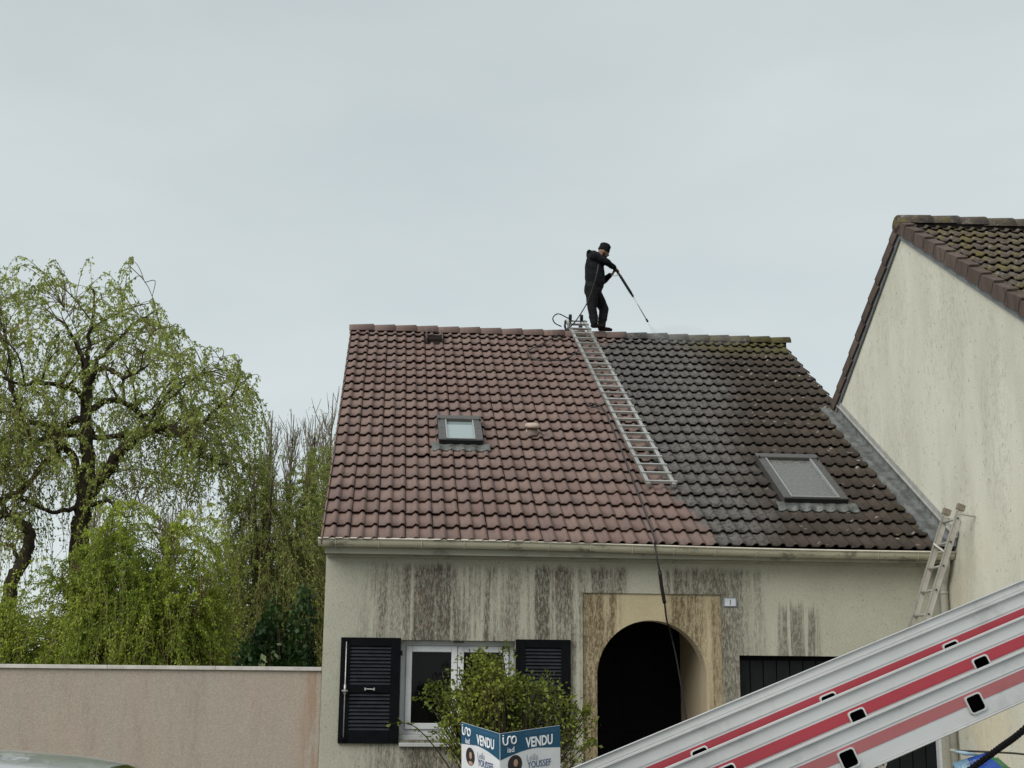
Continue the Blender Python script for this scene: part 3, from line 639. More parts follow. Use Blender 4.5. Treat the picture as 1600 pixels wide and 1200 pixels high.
# ================================================================== garden wall
gw = thing('garden_wall', 'pinkish beige rendered garden wall with pale coping left of the house', 'wall', (0, 0, 0))
box('wall', (-9, YW+.03, -.1), (.036, YW+.21, 1.805), GW, gw); 
for i in range(8): box('coping', (-9+i*1.1295+.003, YW+.0, 1.807), (-9+(i+1)*1.1295, YW+.24, 1.848), simple('coping_stone', (.50, .47, .43), .8), gw, .004)

# ================================================================== trees
def leaves(pts, dirs, size, mats, name, parent, ratio=.28, curl=.5, kind='stuff'):
    n = len(pts); P = np.asarray(pts); D = np.asarray(dirs, float); D += RNG.normal(0, curl, D.shape); D /= np.linalg.norm(D, axis=1)[:, None]+1e-9
    A = np.cross(D, RNG.normal(0, 1, D.shape)); A /= np.linalg.norm(A, axis=1)[:, None]+1e-9
    L = size*RNG.uniform(.6, 1.4, n)[:, None]; W = L*ratio
    q = np.stack([P, P+D*L*.5+A*W, P+D*L, P+D*L*.5-A*W], 1).reshape(-1, 3)
    me = bpy.data.meshes.new(name); me.vertices.add(4*n); me.vertices.foreach_set('co', q.astype(np.float32).ravel())
    me.loops.add(4*n); me.loops.foreach_set('vertex_index', np.arange(4*n, dtype=np.int32)); me.polygons.add(n)
    me.polygons.foreach_set('loop_start', np.arange(0, 4*n, 4, dtype=np.int32)); me.polygons.foreach_set('loop_total', np.full(n, 4, dtype=np.int32))
    me.update(calc_edges=True); me.validate(); me.materials.append(mats); o = bpy.data.objects.new(name, me); link(o, parent); o['kind'] = 'stuff'; return o
def twigs_mesh(curves, name, mat, parent, r0=.012, r1=.003):
    V = []; Fc = []
    for c in curves:
        c = [Vector(p) for p in c]; n = len(c)
        for i, p in enumerate(c):
            d = (c[min(i+1, n-1)]-c[max(i-1, 0)]); a = d.cross(Vector((.3, 1, .2))); a = a.normalized() if a.length > 1e-6 else Vector((1, 0, 0)); b = d.cross(a).normalized(); r = r0+(r1-r0)*i/(n-1)
            V += [p+a*r, p-a*r*.5+b*r*.87, p-a*r*.5-b*r*.87]
        o = len(V)-3*n
        for i in range(n-1):
            for k in range(3): Fc.append((o+3*i+k, o+3*i+(k+1) % 3, o+3*i+3+(k+1) % 3, o+3*i+3+k))
    return mesh(name, V, Fc, mat, parent, kind='stuff')
def limb3(pts2, Y, yend, r0, r1, k=5):
    n = len(pts2); P = [Vector((x, Y+yend*(i/(n-1))**1.2, z)) for i, (x, z) in enumerate(pts2)]; P = spline(P, k)
    P = [p+Vector((random.gauss(0, .02), random.gauss(0, .02), random.gauss(0, .02))) if 0 < i < len(P)-1 else p for i, p in enumerate(P)]
    return P, [r0+(r1-r0)*(i/(len(P)-1))**.8 for i in range(len(P))]
TR = [(-5.5, 0), (-5.55, 2.57), (-5.68, 4.52), (-5.68, 5.12), (-5.63, 5.8), (-5.64, 6.48), (-5.75, 7.04), (-5.77, 7.65), (-5.83, 8.02)]
LIMBS = [([(-5.66, 5.45), (-5.2, 6.04), (-4.97, 6.42), (-4.41, 6.84), (-4.02, 6.92), (-3.65, 6.76), (-3.44, 6.45), (-3.17, 6.27), (-2.53, 6.01)], -1.2, .155, .03),
 ([(-5.66, 5.45), (-5.80, 5.95), (-5.94, 6.39), (-6.13, 6.52), (-6.37, 6.19), (-6.73, 5.64), (-7.33, 5.12)], -.6, .11, .04),
 ([(-5.66, 6.75), (-6.42, 6.86), (-6.81, 6.64), (-7.17, 6.23), (-7.9, 6.1)], .8, .10, .03),
 ([(-5.75, 7.15), (-6.0, 7.17), (-6.44, 7.02), (-7.03, 7.19), (-7.25, 7.14), (-7.48, 6.86), (-8.3, 6.9)], 1.6, .09, .03),
 ([(-5.75, 7.40), (-5.91, 7.69), (-6.46, 7.77), (-6.9, 7.66), (-7.5, 7.9)], -1.4, .085, .02),
 ([(-5.75, 7.30), (-5.24, 7.66), (-4.77, 7.44), (-4.4, 7.26), (-4.08, 7.2), (-3.4, 7.5)], 1.6, .085, .02),
 ([(-5.80, 7.85), (-5.45, 8.18), (-5.08, 8.05), (-4.72, 7.81), (-4.2, 8.0)], -1.7, .08, .02),
 ([(-5.66, 6.80), (-4.83, 6.87), (-4.46, 6.98), (-4.02, 6.92), (-3.3, 7.3)], .6, .07, .02),
 ([(-5.83, 8.00), (-5.98, 8.61), (-6.44, 9.3), (-6.94, 9.72)], .7, .065, .012), ([(-5.83, 8.00), (-5.79, 8.76), (-5.72, 9.61), (-5.77, 10.0)], -.4, .07, .012),
 ([(-5.8, 8.0), (-5.46, 8.77), (-4.97, 9.5), (-4.53, 9.9)], 1.0, .06, .012), ([(-4.4, 7.26), (-3.98, 7.83), (-3.48, 8.3), (-2.95, 8.5)], .8, .05, .012),
 ([(-3.65, 6.76), (-3.15, 7.29), (-2.64, 7.8), (-2.32, 8.1)], -.4, .05, .012), ([(-4.97, 6.42), (-4.7, 7.2), (-4.3, 8.2), (-4.0, 9.1)], 2.0, .045, .012),
 ([(-6.81, 6.64), (-7.2, 7.6), (-7.4, 8.8), (-7.7, 9.6)], -.9, .05, .012), ([(-7.03, 7.19), (-7.6, 8.2), (-8.4, 9.3)], .5, .045, .012),
 ([(-5.6, 5.3), (-5.1, 5.35), (-4.6, 5.0), (-4.2, 5.1)], -1.5, .06, .012), ([(-5.7, 5.25), (-6.2, 5.1), (-6.8, 5.3), (-7.6, 4.9)], -2., .06, .015)]
ENV = [(-9.6, 9.0), (-8.58, 10.0), (-7.66, 10.25), (-6.6, 10.42), (-5.93, 10.45), (-5.1, 10.3), (-4.4, 10.02), (-3.94, 9.3), (-3.23, 8.7), (-2.4, 8.45), (-2.1, 7.9)]
def envz(x):
    for (a, za), (b, zb) in zip(ENV, ENV[1:]):
        if a <= x <= b: return za+(zb-za)*(x-a)/(b-a)
    return 7.5 if x > 0 else 9
wil = thing('weeping_willow', 'tall open weeping willow with crooked dark limbs behind the garden wall', 'tree', (-5.5, 14, 0))
OFF = Vector((5.5, -14, 0))
tm = MB(); P, rs = limb3(TR, 14, 0, .24, .10); tm.tube([p+OFF for p in P], rs, 9); anchors = []
for k, (pt, ye, a, b_) in enumerate(LIMBS):
    P, rs = limb3(pt, 14, ye, a, b_); tm.tube([p+OFF for p in P], rs, 7); anchors += [(p, r) for p, r in zip(P[2:], rs[2:])]
for _ in range(70):
    p, rr = random.choice([a for a in anchors if a[0].z > 6.2]); d = Vector(((p.x+5.7)*.35+random.gauss(0, .7), (p.y-14)*.35+random.gauss(0, .7), random.uniform(.2, 1.0))).normalized(); L = random.uniform(.7, 1.7); e = p+d*L
    e.x = min(e.x, -2.5)
    if e.z > envz(e.x)-.35: e.z = envz(e.x)-.35
    c = spline([p, p.lerp(e, .5)+Vector((random.gauss(0, .1), random.gauss(0, .1), .16)), e], 4); r0 = min(rr*.6, .035); tm.tube([q+OFF for q in c], [r0+(.008-r0)*i/(len(c)-1) for i in range(len(c))], 5); anchors += [(q, .01) for q in c[3:]]
tm.build('trunk', BARK, wil, smooth=True)
def arch_shoots(anchors, n, tgt, droop, leaf_per, hang=(.3, 1.2), seg=9, start=.35):
    curves = []; lp = []; ld = []
    A = np.array([tuple(p) for p, r in anchors])
    for _ in range(n):
        t = tgt()
        if t is None: continue
        t = Vector(t); d = A-np.array(t); d[:, 2] *= 1.0; w = np.linalg.norm(d, axis=1)+(A[:, 2] > t.z+.2)*.8+RNG.uniform(0, 1.2, len(A)); p0 = Vector(A[int(np.argmin(w))])
        h = random.uniform(*hang); mid = p0.lerp(t, .5)+Vector((random.gauss(0, .12), random.gauss(0, .12), .25*(t-p0).length+.1))
        out_ = (t-p0); out_.z = 0; out_ = out_.normalized() if out_.length > .05 else Vector((random.uniform(-1, 1), random.uniform(-1, 1), 0)).normalized()
        e1 = t+out_*h*.35+Vector((0, 0, -h*.15)); e2 = t+out_*h*.45*random.uniform(.6, 1)+Vector((random.gauss(0, .05), random.gauss(0, .05), -h))
        c = []
        for i in range(seg): u = i/seg; c.append(p0*(1-u)**2+mid*(2*u*(1-u))+t*u*u)
        for i in range(seg//2+2): u = i/(seg//2+1); c.append(t*(1-u)**2+e1*(2*u*(1-u))+e2*u*u)
        curves.append(c); m = len(c)
        for q in range(leaf_per):
            u = (start+(1-start)*random.random())*(m-1); i = min(int(u), m-2); p = c[i].lerp(c[i+1], u-i); dd = (c[i+1]-c[i]).normalized()
            lp.append(p+Vector((random.gauss(0, .025), random.gauss(0, .025), random.gauss(0, .02)))); ld.append(dd*.5+Vector((random.gauss(0, .5), random.gauss(0, .5), droop+random.gauss(0, .4))))
    return curves, lp, ld
def tgt_w():
    x = random.uniform(-9.6, -2.2); zt = envz(x)-.22
    u = random.random(); z = zt-.05-(u**1.25)*(zt-5.6)
    if x < -8.6 and random.random() < .3: return None
    lim = 2.6*math.sqrt(max(.05, 1-((x+5.6)/4.6)**2))
    return (x, 14+random.uniform(-lim, lim), z)
cv, lp, ld = arch_shoots(anchors, 1150, tgt_w, -.7, 56, (.25, 1.1))
twigs_mesh([[p+OFF for p in c] for c in cv], 'branches', TWIG, wil, .009, .003)
def hang_strands(n, x0, x1, z0, z1, y, L):
    for _ in range(n):
        p, r = random.choice(anchors)
        if p.z > 7.8: continue
        l = random.uniform(*L); c = [p+Vector((random.gauss(0, .02)*i, random.gauss(0, .02)*i, -l*i/8)) for i in range(9)]; cs.append(c)
        for q in range(int(l*16)):
            u = random.random()*7.99; i = int(u); lp.append(c[i].lerp(c[i+1], u-i)+Vector((random.gauss(0, .03), random.gauss(0, .03), 0))); ld.append(Vector((random.gauss(0, .5), random.gauss(0, .5), -.8)))
cs = []; hang_strands(420, 0, 0, 0, 0, 0, (.6, 2.2)); hs_ = twigs_mesh([[p+OFF for p in c] for c in cs], 'hanging_shoots', TWIG, wil, .006, .003)
leaves([p+OFF for p in lp], ld, .062, LWIL, 'crown', wil)

# second willow: big stem at the left edge
w2 = thing('willow_tree', 'willow with bent thick stem at the far left edge of the photo', 'tree', (-6.9, 13, 0)); O2 = Vector((6.9, -13, 0))
tm = MB(); an2 = []
for pt, ye, a, b_ in (([(-6.9, 0), (-6.72, 2.76), (-6.68, 3.64), (-6.5, 3.98), (-6.37, 4.5), (-6.48, 4.76), (-6.86, 4.93), (-7.28, 4.83), (-8.2, 5.3)], -.4, .17, .07), ([(-6.6, 3.9), (-6.75, 4.3), (-7.1, 4.45), (-7.6, 4.3)], .8, .06, .02), ([(-7.28, 4.83), (-8.0, 5.8), (-8.6, 7.0)], .6, .07, .02), ([(-6.9, 4.93), (-7.3, 5.8), (-7.9, 6.6)], -.6, .05, .02)):
    P, rs = limb3(pt, 13, ye, a, b_); tm.tube([p+O2 for p in P], rs, 8); an2 += [(p, r) for p, r in zip(P, rs) if p.z > 3.9]
tm.build('trunk', BARK, w2, smooth=True)
cv, lp, ld = arch_shoots(an2, 260, lambda: (random.uniform(-9.2, -6.3), 13+random.uniform(-1.6, 1.6), random.uniform(4.3, 7.6)), -.6, 46, (.6, 2.2))
twigs_mesh([[p+O2 for p in c] for c in cv], 'branches', TWIG, w2, .010, .003); leaves([p+O2 for p in lp], ld, .065, LWIL, 'crown', w2)

# bright young willow in front
def dome_tree(name, label, cx, cy, H, rx, ry, z0, nst, per, lm, size, tw, skew=0., Lr=(.5, 1.5), group=None, twc=TWIG):
    t = thing(name, label, 'tree', (cx, cy, 0), group); trunk = MB(); an = []
    for k in range(9):
        a = random.uniform(0, 6.28); r = random.uniform(.25, .75); e = Vector((rx*r*math.cos(a)+skew, ry*r*math.sin(a), z0+(H-z0)*random.uniform(.55, .9)))
        P = spline([Vector((random.gauss(0, .05), random.gauss(0, .05), 0)), Vector((e.x*.15, e.y*.15, e.z*.4)), Vector((e.x*.6, e.y*.6, e.z*.75)), e], 4); trunk.tube(P, [.07*(1-i/len(P))+.012 for i in range(len(P))], 6); an += [(p, .02) for p in P[4:]]
    trunk.build('trunk', BARK, t, smooth=True)
    def tg():
        while True:
            v = Vector((random.uniform(-1, 1), random.uniform(-1, 1), random.uniform(0, 1)))
            if .25 < v.length < 1: break
        k = 1+.16*math.sin(v.x*9+cx)+.12*math.sin(v.y*7+v.x*5)
        return (v.x*rx*k+skew*v.z, v.y*ry, z0+v.z*(H-z0)*k)
    cv, lp, ld = arch_shoots(an, nst, tg, -.7, per, Lr, start=.3)
    twigs_mesh(cv, 'branches', twc, t, tw, .003); leaves(lp, ld, size, lm, 'crown', t, .22); return t
dome_tree('young_willow', 'bright yellow green drooping young willow directly behind the garden wall', -3.15, 6, 4.2, 1.65, 1.3, 1.2, 1250, 135, LMID, .046, .007, .15, (.5, 1.5))
dome_tree('low_willow', 'low yellow green willow growth behind the left end of the garden wall', -5.0, 6.4, 2.9, 1.0, 1.1, .8, 480, 110, LMID, .048, .008, 0, (.4, 1.2))
# brownish twiggy willow behind
dome_tree('twiggy_willow', 'brown green twiggy willow between the big willow and the house', -1.75, 13, 6.3, 1.75, 1.6, 1.6, 1200, 90, LBRO, .055, .007, .3, (.8, 2.4))
dome_tree('twiggy_willow', 'greener narrow willow next to the left roof edge', -.75, 15, 7.0, .95, 1.2, 2.0, 460, 85, leaf('greener_leaf', (.24, .31, .05), (.33, .40, .07)), .058, .007, .1, (.8, 2.0))
# dark undergrowth
def hedge(name, label, cx, cy, rx, ry, H, n, lm, size):
    t = thing(name, label, 'shrub', (cx, cy, 0)); st = MB(); lp = []; ld = []
    for k in range(12): a = random.uniform(0, 6.28); st.tube([(0, 0, 0), (rx*.3*math.cos(a), ry*.3*math.sin(a), H*.5), (rx*.6*math.cos(a), ry*.6*math.sin(a), H*.85)], [.03, .02, .008], 5)
    st.build('stems', BARK, t)
    for _ in range(n):
        v = Vector((random.gauss(0, 1), random.gauss(0, 1), abs(random.gauss(0, 1)))).normalized()*random.uniform(.55, 1)**.5; k = 1+.10*math.sin(v.x*11+cx*3)+.08*math.sin(v.z*13+v.x*4)
        lp.append(Vector((v.x*rx*k, v.y*ry*k, .1+v.z*(H-.1)*k))); ld.append(v+Vector((0, 0, .3)))
    leaves(lp, ld, size, lm, 'foliage', t, .4, .6); return t
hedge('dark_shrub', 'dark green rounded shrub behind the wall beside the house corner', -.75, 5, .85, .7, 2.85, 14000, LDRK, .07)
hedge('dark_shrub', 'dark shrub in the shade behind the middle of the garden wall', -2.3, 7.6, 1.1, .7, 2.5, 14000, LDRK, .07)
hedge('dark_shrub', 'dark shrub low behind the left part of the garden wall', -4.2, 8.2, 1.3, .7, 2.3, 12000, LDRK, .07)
hedge('leafy_shrub', 'small pale leafed shrub peeking over the wall coping near the house', -.56, .85, .24, .16, 2.0, 420, LSHR, .075)
# far row of bare poplars
for i, (x, H, wd) in enumerate(((-2.9, 9.9, .35), (-2.35, 10.0, .4), (-1.75, 10.2, .45), (-1.15, 10.5, .5), (-.6, 10.3, .5), (-3.8, 7.9, .6), (-5.6, 7.0, .8), (-8.0, 7.4, .8))):
    lab = ('leftmost', 'second', 'third', 'tallest', 'rightmost', 'right', 'middle', 'left')[i]
    t = thing('poplar_tree', (lab+' of the bare grey twiggy poplars beside the roof edge') if i < 5 else 'thin bare tree behind the '+lab+' part of the big willow', 'tree', (x*1.03, 26+i % 3, 0), 'bare trees far behind the garden')
    b = MB(); b.tube([(0, 0, 0), (0, 0, H*.5), (.05, 0, H)], [.10, .07, .01], 6); b.build('trunk', BARK, t); cvs = []; lp = []; ld = []
    for _ in range(150):
        z = random.uniform(H*.15, H*.9); a = random.uniform(0, 6.28); L = random.uniform(.6, 1.5)*(1-.5*z/H); q = wd*random.uniform(.3, 1.1)
        c = [Vector((q*math.cos(a)*(u**.6), q*math.sin(a)*(u**.6), z+L*1.6*u)) for u in (0, .25, .5, .75, 1)]; 
        if c[-1].z > H: continue
        cvs.append(c)
        for _2 in range(3):
            k = random.randint(1, 3); d = Vector((random.gauss(0, .12), random.gauss(0, .12), random.uniform(.25, .6))); cvs.append([c[k], c[k]+d*.5, c[k]+d])
        for _2 in range(7): lp.append(c[random.randint(1, 4)]+Vector((random.gauss(0, .06), random.gauss(0, .06), random.gauss(0, .1)))); ld.append(Vector((0, 0, 1)))
    twigs_mesh(cvs, 'branches', TWG, t, .014, .005); leaves(lp, ld, .05, LBRO, 'buds', t)

# bush in front of the window
def front_bush():
    t = thing('privet_bush', 'leafy green bush in front of the window with sold sign leaning in it', 'bush', (1.95, -1.2, 0)); st = MB(); lp = []; ld = []; cvs = []
    blobs = [(-.32, 0, 1.50, .42, .30), (-.62, .05, 1.58, .22, .16), (-.15, 0, 1.68, .30, .26), (-.30, 0, 1.86, .16, .20), (.05, 0, 1.62, .34, .22), (.35, .1, 1.55, .30, .24), (.62, .1, 1.52, .16, .20), (.30, 0, 1.75, .18, .10), (.66, .0, 1.15, .20, .30), (-.42, -.05, 1.25, .26, .26), (0, .1, 1.2, .5, .3), (.7, 0, 1.45, .12, .1), (-.05, 0, 1.98, .08, .1), (.1, .1, .7, .6, .4), (-.78, 0, 1.66, .07, .05), (.5, .05, 1.33, .25, .2)]
    dens = [900, 200, 600, 220, 420, 190, 34, 50, 150, 480, 420, 22, 40, 300, 26, 160]
    for (x, y, z, rx, rz), n in zip(blobs, dens):
        for _ in range(max(3, n//14)):
            z0 = z-.05; v = Vector((random.gauss(0, .42)*rx, random.gauss(0, .42)*rx, random.gauss(0, .42)*rz)); e = Vector((x, y, z0))+v; b0 = Vector((random.gauss(0, .06), random.gauss(0, .06), .05)); m = b0.lerp(e, .55)+Vector((0, 0, .1))
            c = spline([b0, m, e, e+Vector((v.x*.4+random.gauss(0, .04), random.gauss(0, .05), .04))], 4); cvs.append(c)
            for _2 in range(14*2):
                u = random.uniform(.45, .999)*(len(c)-1); i = int(u); p = c[i].lerp(c[i+1], u-i); d = (c[i+1]-c[i]).normalized(); lp.append(p+Vector((random.gauss(0, .02), random.gauss(0, .02), random.gauss(0, .02)))); ld.append(d+Vector((random.gauss(0, .6), random.gauss(0, .6), .2)))
        for _ in range(n):
            v = Vector((random.gauss(0, 1), random.gauss(0, 1), random.gauss(0, 1))).normalized()*random.uniform(.4, 1.1); lp.append(Vector((x+v.x*rx, y+v.y*rx, z-.05+v.z*rz))); ld.append(v)
    twigs_mesh(cvs, 'stems', BARK, t, .011, .003)
    leaves(lp, ld, .038, LBUSH, 'foliage', t, .30, .5)
front_bush()

# ================================================================== VENDU sign (two boards folded to a V, tipped forward)
def sold_sign():
    t = thing('sold_sign', 'blue and white VENDU for-sale board folded in a V in front of the bush', 'sign', (1.735, -2.45, 0))
    BL = simple('sign_blue', (.008, .075, .145), .4, 0, .4, .05); WH = simple('sign_white', (.66, .68, .70), .4, 0, .4, .05); TX = simple('sign_letter_white', (.8, .82, .84), .4, 0, .4, .02); GY = simple('sign_grey_ink', (.30, .34, .40), .5); DK = simple('portrait_dark', (.02, .018, .018), .5); SK = simple('portrait_skin', (.42, .27, .20), .5); NV = simple('sign_navy_ink', (.05, .09, .20), .5)
    tube('post', [(0, .14, 0), (0, .14, 1.0)], .03, simple('post_wood', (.25, .2, .14), .8), t)
    tilt = Matrix.Translation((0, 0, 1.245)) @ Matrix.Scale(1.08, 4) @ Matrix.Rotation(math.radians(-1.8), 4, 'Y') @ Matrix.Rotation(math.radians(9.5), 4, 'X')
    Wd, Hh = .60, .80
    for side, ang in ((1, 28), (-1, 62)):
        R = tilt @ Matrix.Rotation(math.radians(ang)*side, 4, 'Z')
        x0, x1 = (0.003, Wd) if side > 0 else (-Wd, -.003)
        def bx(name, a, b, mat, par): return MB().box(a, b, T=lambda p: R @ p).build(name, mat, par)
        # arc between blue band and white field
        p = bx('panel', (x0, 0, -Hh), (x1, .006, 0), WH, t)
        n = 20; v = []; fx = (lambda u: x0+(x1-x0)*u)
        for i in range(n+1):
            u = i/n; q = u if side > 0 else 1-u; zz = -.215+.06*math.sin(min(1, q/.6)*math.pi/2)-.025*max(0, q-.6)/.4
            v += [R @ Vector((fx(u), -.0015, 0)), R @ Vector((fx(u), -.0015, zz))]
        mesh('blue_band', v, [(2*i, 2*i+1, 2*i+3, 2*i+2) for i in range(n)], BL, p)
        bx('blue_foot', (x0, -.0015, -Hh), (x1, -.0005, -.46), BL, p)
        off = 0 if side > 0 else -Wd
        TM_ = lambda x, z: R @ Matrix.Translation((x, -.004, z)) @ FR
        text('lettering', 'VENDU', .112, TX, p, TM_(off+.388, -.140), bold=.0030, sx=.72)
        text('lettering', 'iad', .062, TX, p, TM_(off+.105, -.160), bold=.0004, sx=1.0)
        # looping logo: i, n, o joined
        lx = off+.030; c = [(0, -.03), (0, -.075), (.012, -.105), (.035, -.112), (.055, -.095), (.055, -.055), (.072, -.032), (.094, -.038), (.102, -.065), (.110, -.098), (.135, -.110), (.158, -.092), (.158, -.055), (.138, -.036), (.115, -.048), (.104, -.075)]
        MB().tube([R @ Vector((lx+a*.78, -.006, b*.78-.008)) for a, b in [tuple(q)[:2] for q in spline([(a, b, 0) for a, b in c], 4)]], .0068, 6).tube([R @ Vector((lx, -.006, -.014)), R @ Vector((lx, -.006, -.022))], .0068, 6).build('logo', TX, p, smooth=True)
        # portrait oval: dark disc with a plain face
        def disc(cx, cz, rx, rz, mat, y, nm='portrait'): return mesh(nm, [R @ Vector((cx+rx*math.cos(2*math.pi*i/28), y, cz+rz*math.sin(2*math.pi*i/28))) for i in range(28)], [tuple(range(28))], mat, p)
        disc(off+.145, -.262, .070, .074, DK, -.0025); disc(off+.152, -.252, .021, .030, SK, -.0035, 'portrait_face'); disc(off+.152, -.315, .034, .016, SK, -.003, 'portrait_neck')
        text('lettering', 'Le\u00efla', .075, GY, p, TM_(off+.315, -.250), bold=-.0006, sx=.85); text('lettering', 'YOUSSEF', .078, NV, p, TM_(off+.385, -.312), bold=.0, sx=.75)
        for q in range(2): bx('small_print', (off+.24, -.003, -.025-q*.012), (off+.57, -.0018, -.0225-q*.012), simple('print_blue', (.06, .15, .27), .5), p)
sold_sign()

# ================================================================== roof ladder
def roof_ladder():
    t = thing('roof_ladder', 'long bright aluminium roof ladder lying on the slope and hooked over the ridge', 'ladder')
    def L(u, s, w):      # u 0..1 across, s along roof
        xl = 3.60+.185*(8.6-s)/7.1; return rp(xl+u*(.345+.015*(8.6-s)/7.1), s, w)
    for u0, u1 in ((0, .13), (.87, 1)):
        b = MB(); s0, s1 = 1.50, 8.66
        v = [L(u, s, w) for s in (s0, s1) for u in (u0, u1) for w in (.045, .092)]
        b.add(v, [(0, 1, 3, 2), (4, 6, 7, 5), (0, 4, 5, 1), (2, 3, 7, 6), (0, 2, 6, 4), (1, 5, 7, 3)]); b.build('stile', ALU, t, bevel=.003)
    n = 26
    for i in range(n):
        s = 1.56+i*.273
        if s > 8.4: continue
        ex = .04 if i in (0, 11, 16) else .0; wd = .024 if i in (11, 17) else .017
        v = [L(u, s+d, w) for d in (-wd, wd) for u in (-.02, 1.03+ex) for w in (.070, .106)]
        mesh('rung', v, [(0, 1, 3, 2), (4, 6, 7, 5), (0, 4, 5, 1), (2, 3, 7, 6), (0, 2, 6, 4), (1, 5, 7, 3)], ALU, t)
    a, b_ = L(-.06, 8.58, .09), L(1.05, 8.58, .09)
    MB().tube([a, b_], .014, 8).build('crossbar', STEEL, t, smooth=True)
    for u in (.20, .76):
        c = L(u, 8.58, .09)
        b = MB(); b.tube([c+Vector((0, -.02, 0)), c+Vector((0, .25, -.02)), c+Vector((0, .45, -.28))], .014, 6); b.build('ridge_hook', STEEL, t, smooth=True)
        b = MB(); lathe(b, c+Vector((-.022, -.02, .055)), (1, 0, 0), [(0, .02), (0, .055), (.044, .055), (.044, .02)], 14); b.build('wheel', RUB, t, smooth=False)
        b = MB(); b.tube([c+Vector((0, .02, -.03)), c+Vector((0, .06, -.16)), c+Vector((0, .05, -.26))], [.02, .03, .02], 8); b.build('rubber_pad', RUB, t, smooth=True)
    MB().tube([L(-.03, 8.58, .09), L(-.08, 8.50, .02), L(-.07, 8.35, -.02)], .02, 6).build('side_bracket', RUB, t)
roof_ladder()

# ================================================================== hoses
h1 = [(4.02, 6.36, 8.48), (3.985, 6.34, 8.30), (3.91, 6.42, 8.02), (3.82, 6.48, 7.80), (3.63, 6.48, 7.50)]
hr = [(3.543, 8.169), (3.365, 7.814), (3.039, 7.276), (2.838, 6.978), (2.79, 6.77), (2.821, 6.54), (3.02, 6.429), (3.329, 6.525), (3.587, 6.918), (3.70, 7.34), (3.70, 7.883), (3.62, 8.3)]
pts = [Vector(p) for p in h1] + [rp(x, s, .045) for x, s in hr] + [Vector((3.62, 6.75, 7.62)), Vector((3.542, 6.72, 7.655)), Vector((3.393, 6.7, 7.71)), Vector((3.307, 6.7, 7.64)), Vector((3.339, 6.7, 7.55)), Vector((3.45, 6.72, 7.50))]
o = tube('pressure_hose', spline(pts, 5), .0105, HOSE, None, 6); tag(o, 'thin black pressure hose looping over the ridge from the man to the ladder top', 'hose')
hs = [(3.583, 4.385), (3.50, 4.36), (3.455, 4.43), (3.49, 4.53), (3.55, 4.50), (3.62, 4.40), (3.66, 4.155), (3.66, 3.67), (3.665, 2.952), (3.655, 1.969), (3.648, 1.085), (3.640, .456), (3.627, .02)]
pts = [rp(x, s, .035) for x, s in hs] + [Vector((3.625, .0, 3.19)), Vector((3.645, -.03, 3.02)), Vector((3.67, -.02, 2.90))]
a = spline(pts, 5); b = MB(); b.tube(a, .011, 6); p1 = [Vector((3.67, -.02, 2.90)), Vector((3.70, .02, 2.72)), Vector((3.735, .06, 2.56))]
b.tube(p1, .011, 6); b.tube(spline([p1[-1], (3.80, .28, 2.40), (3.90, .60, 2.30), (3.96, .62, 2.06), (4.0, .62, 1.83), (4.04, .62, 1.56), (4.10, .62, 1.1), (4.14, .6, .4), (4.1, .3, .02), (3.6, -.6, .02)], 5), .010, 6)
o = b.build('supply_hose', HOSE, None, smooth=True); tag(o, 'dark hose running down the washed tiles over the gutter into the arched porch', 'hose')
tube('hose_sleeve', spline(p1, 4), .020, RUB, o, 8)

# ================================================================== leaning ladder at the corner
def lean_ladder():
    t = thing('leaning_ladder', 'dirty aluminium ladder leaning against the pale gable over the gutter end', 'ladder', (5.55, -.35, 0))
    dirv = Vector((6.885-6.449, 0, 3.594-2.443)).normalized(); top = Vector((6.89, 0, 3.60)); nrm = Vector((-dirv.z, 0, dirv.x))
    def st(y):
        L = (3.60)/dirv.z; b = MB()
        for a, c, w0, w1 in ((-.034, .034, -.006, .006),):
            v = [top+dirv*s+nrm*q+Vector((0, y+w, 0))-t.location for s in (-L, .0) for q in (a, c) for w in (w0, w1)]
            b.add(v, [(0, 1, 3, 2), (4, 6, 7, 5), (0, 4, 5, 1), (2, 3, 7, 6), (0, 2, 6, 4), (1, 5, 7, 3)])
        for a, c in ((-.034, -.028), (.028, .034)):
            v = [top+dirv*s+nrm*q+Vector((0, y+w, 0))-t.location for s in (-L, .0) for q in (a, c) for w in (-.016, .016)]
            b.add(v, [(0, 1, 3, 2), (4, 6, 7, 5), (0, 4, 5, 1), (2, 3, 7, 6), (0, 2, 6, 4), (1, 5, 7, 3)])
        return b.build('stile', ALUD, t)
    yn, yf = -.55, -.17
    sn_ = st(yn); sf = st(yf)
    for i in range(12):
        p = top-dirv*(.135+i*.275); q = Vector((0, yf, 0)); r = Vector((0, yn, 0))
        MB().tube([p+r-t.location, p+q-t.location], .015, 8).build('rung', ALUD, t, smooth=True)
        b = MB(); lathe(b, p+Vector((0, yn-.017, 0))-t.location, (0, -1, .001), [(0, .011), (.0015, .011), (.0016, .0001)], 10)
        b.build('rung_end', FRD, t)  # black disc painted in for the dark of the rung hole
    for y in (yn, yf):
        MB().box((-.045, -.022, -.04), (.045, .022, .03), T=lambda p: top+dirv*p.z+nrm*p.x+Vector((0, y+p.y, 0))-t.location).build('end_cap', simple('scuffed_plastic', (.20, .17, .13), .8), t, bevel=.006)
        MB().tube([top-dirv*.08+Vector((0, y, 0))-t.location, Vector((XG-.01, y, 3.50))-t.location], .012, 6).build('standoff_arm', ALUD, t)
    p = top-dirv*.50; MB().tube([p+Vector((.0, yf-.02, .10))-t.location, p+Vector((.06, yf-.15, .0))-t.location], .016, 6).build('brace', ALUD, t)
lean_ladder()

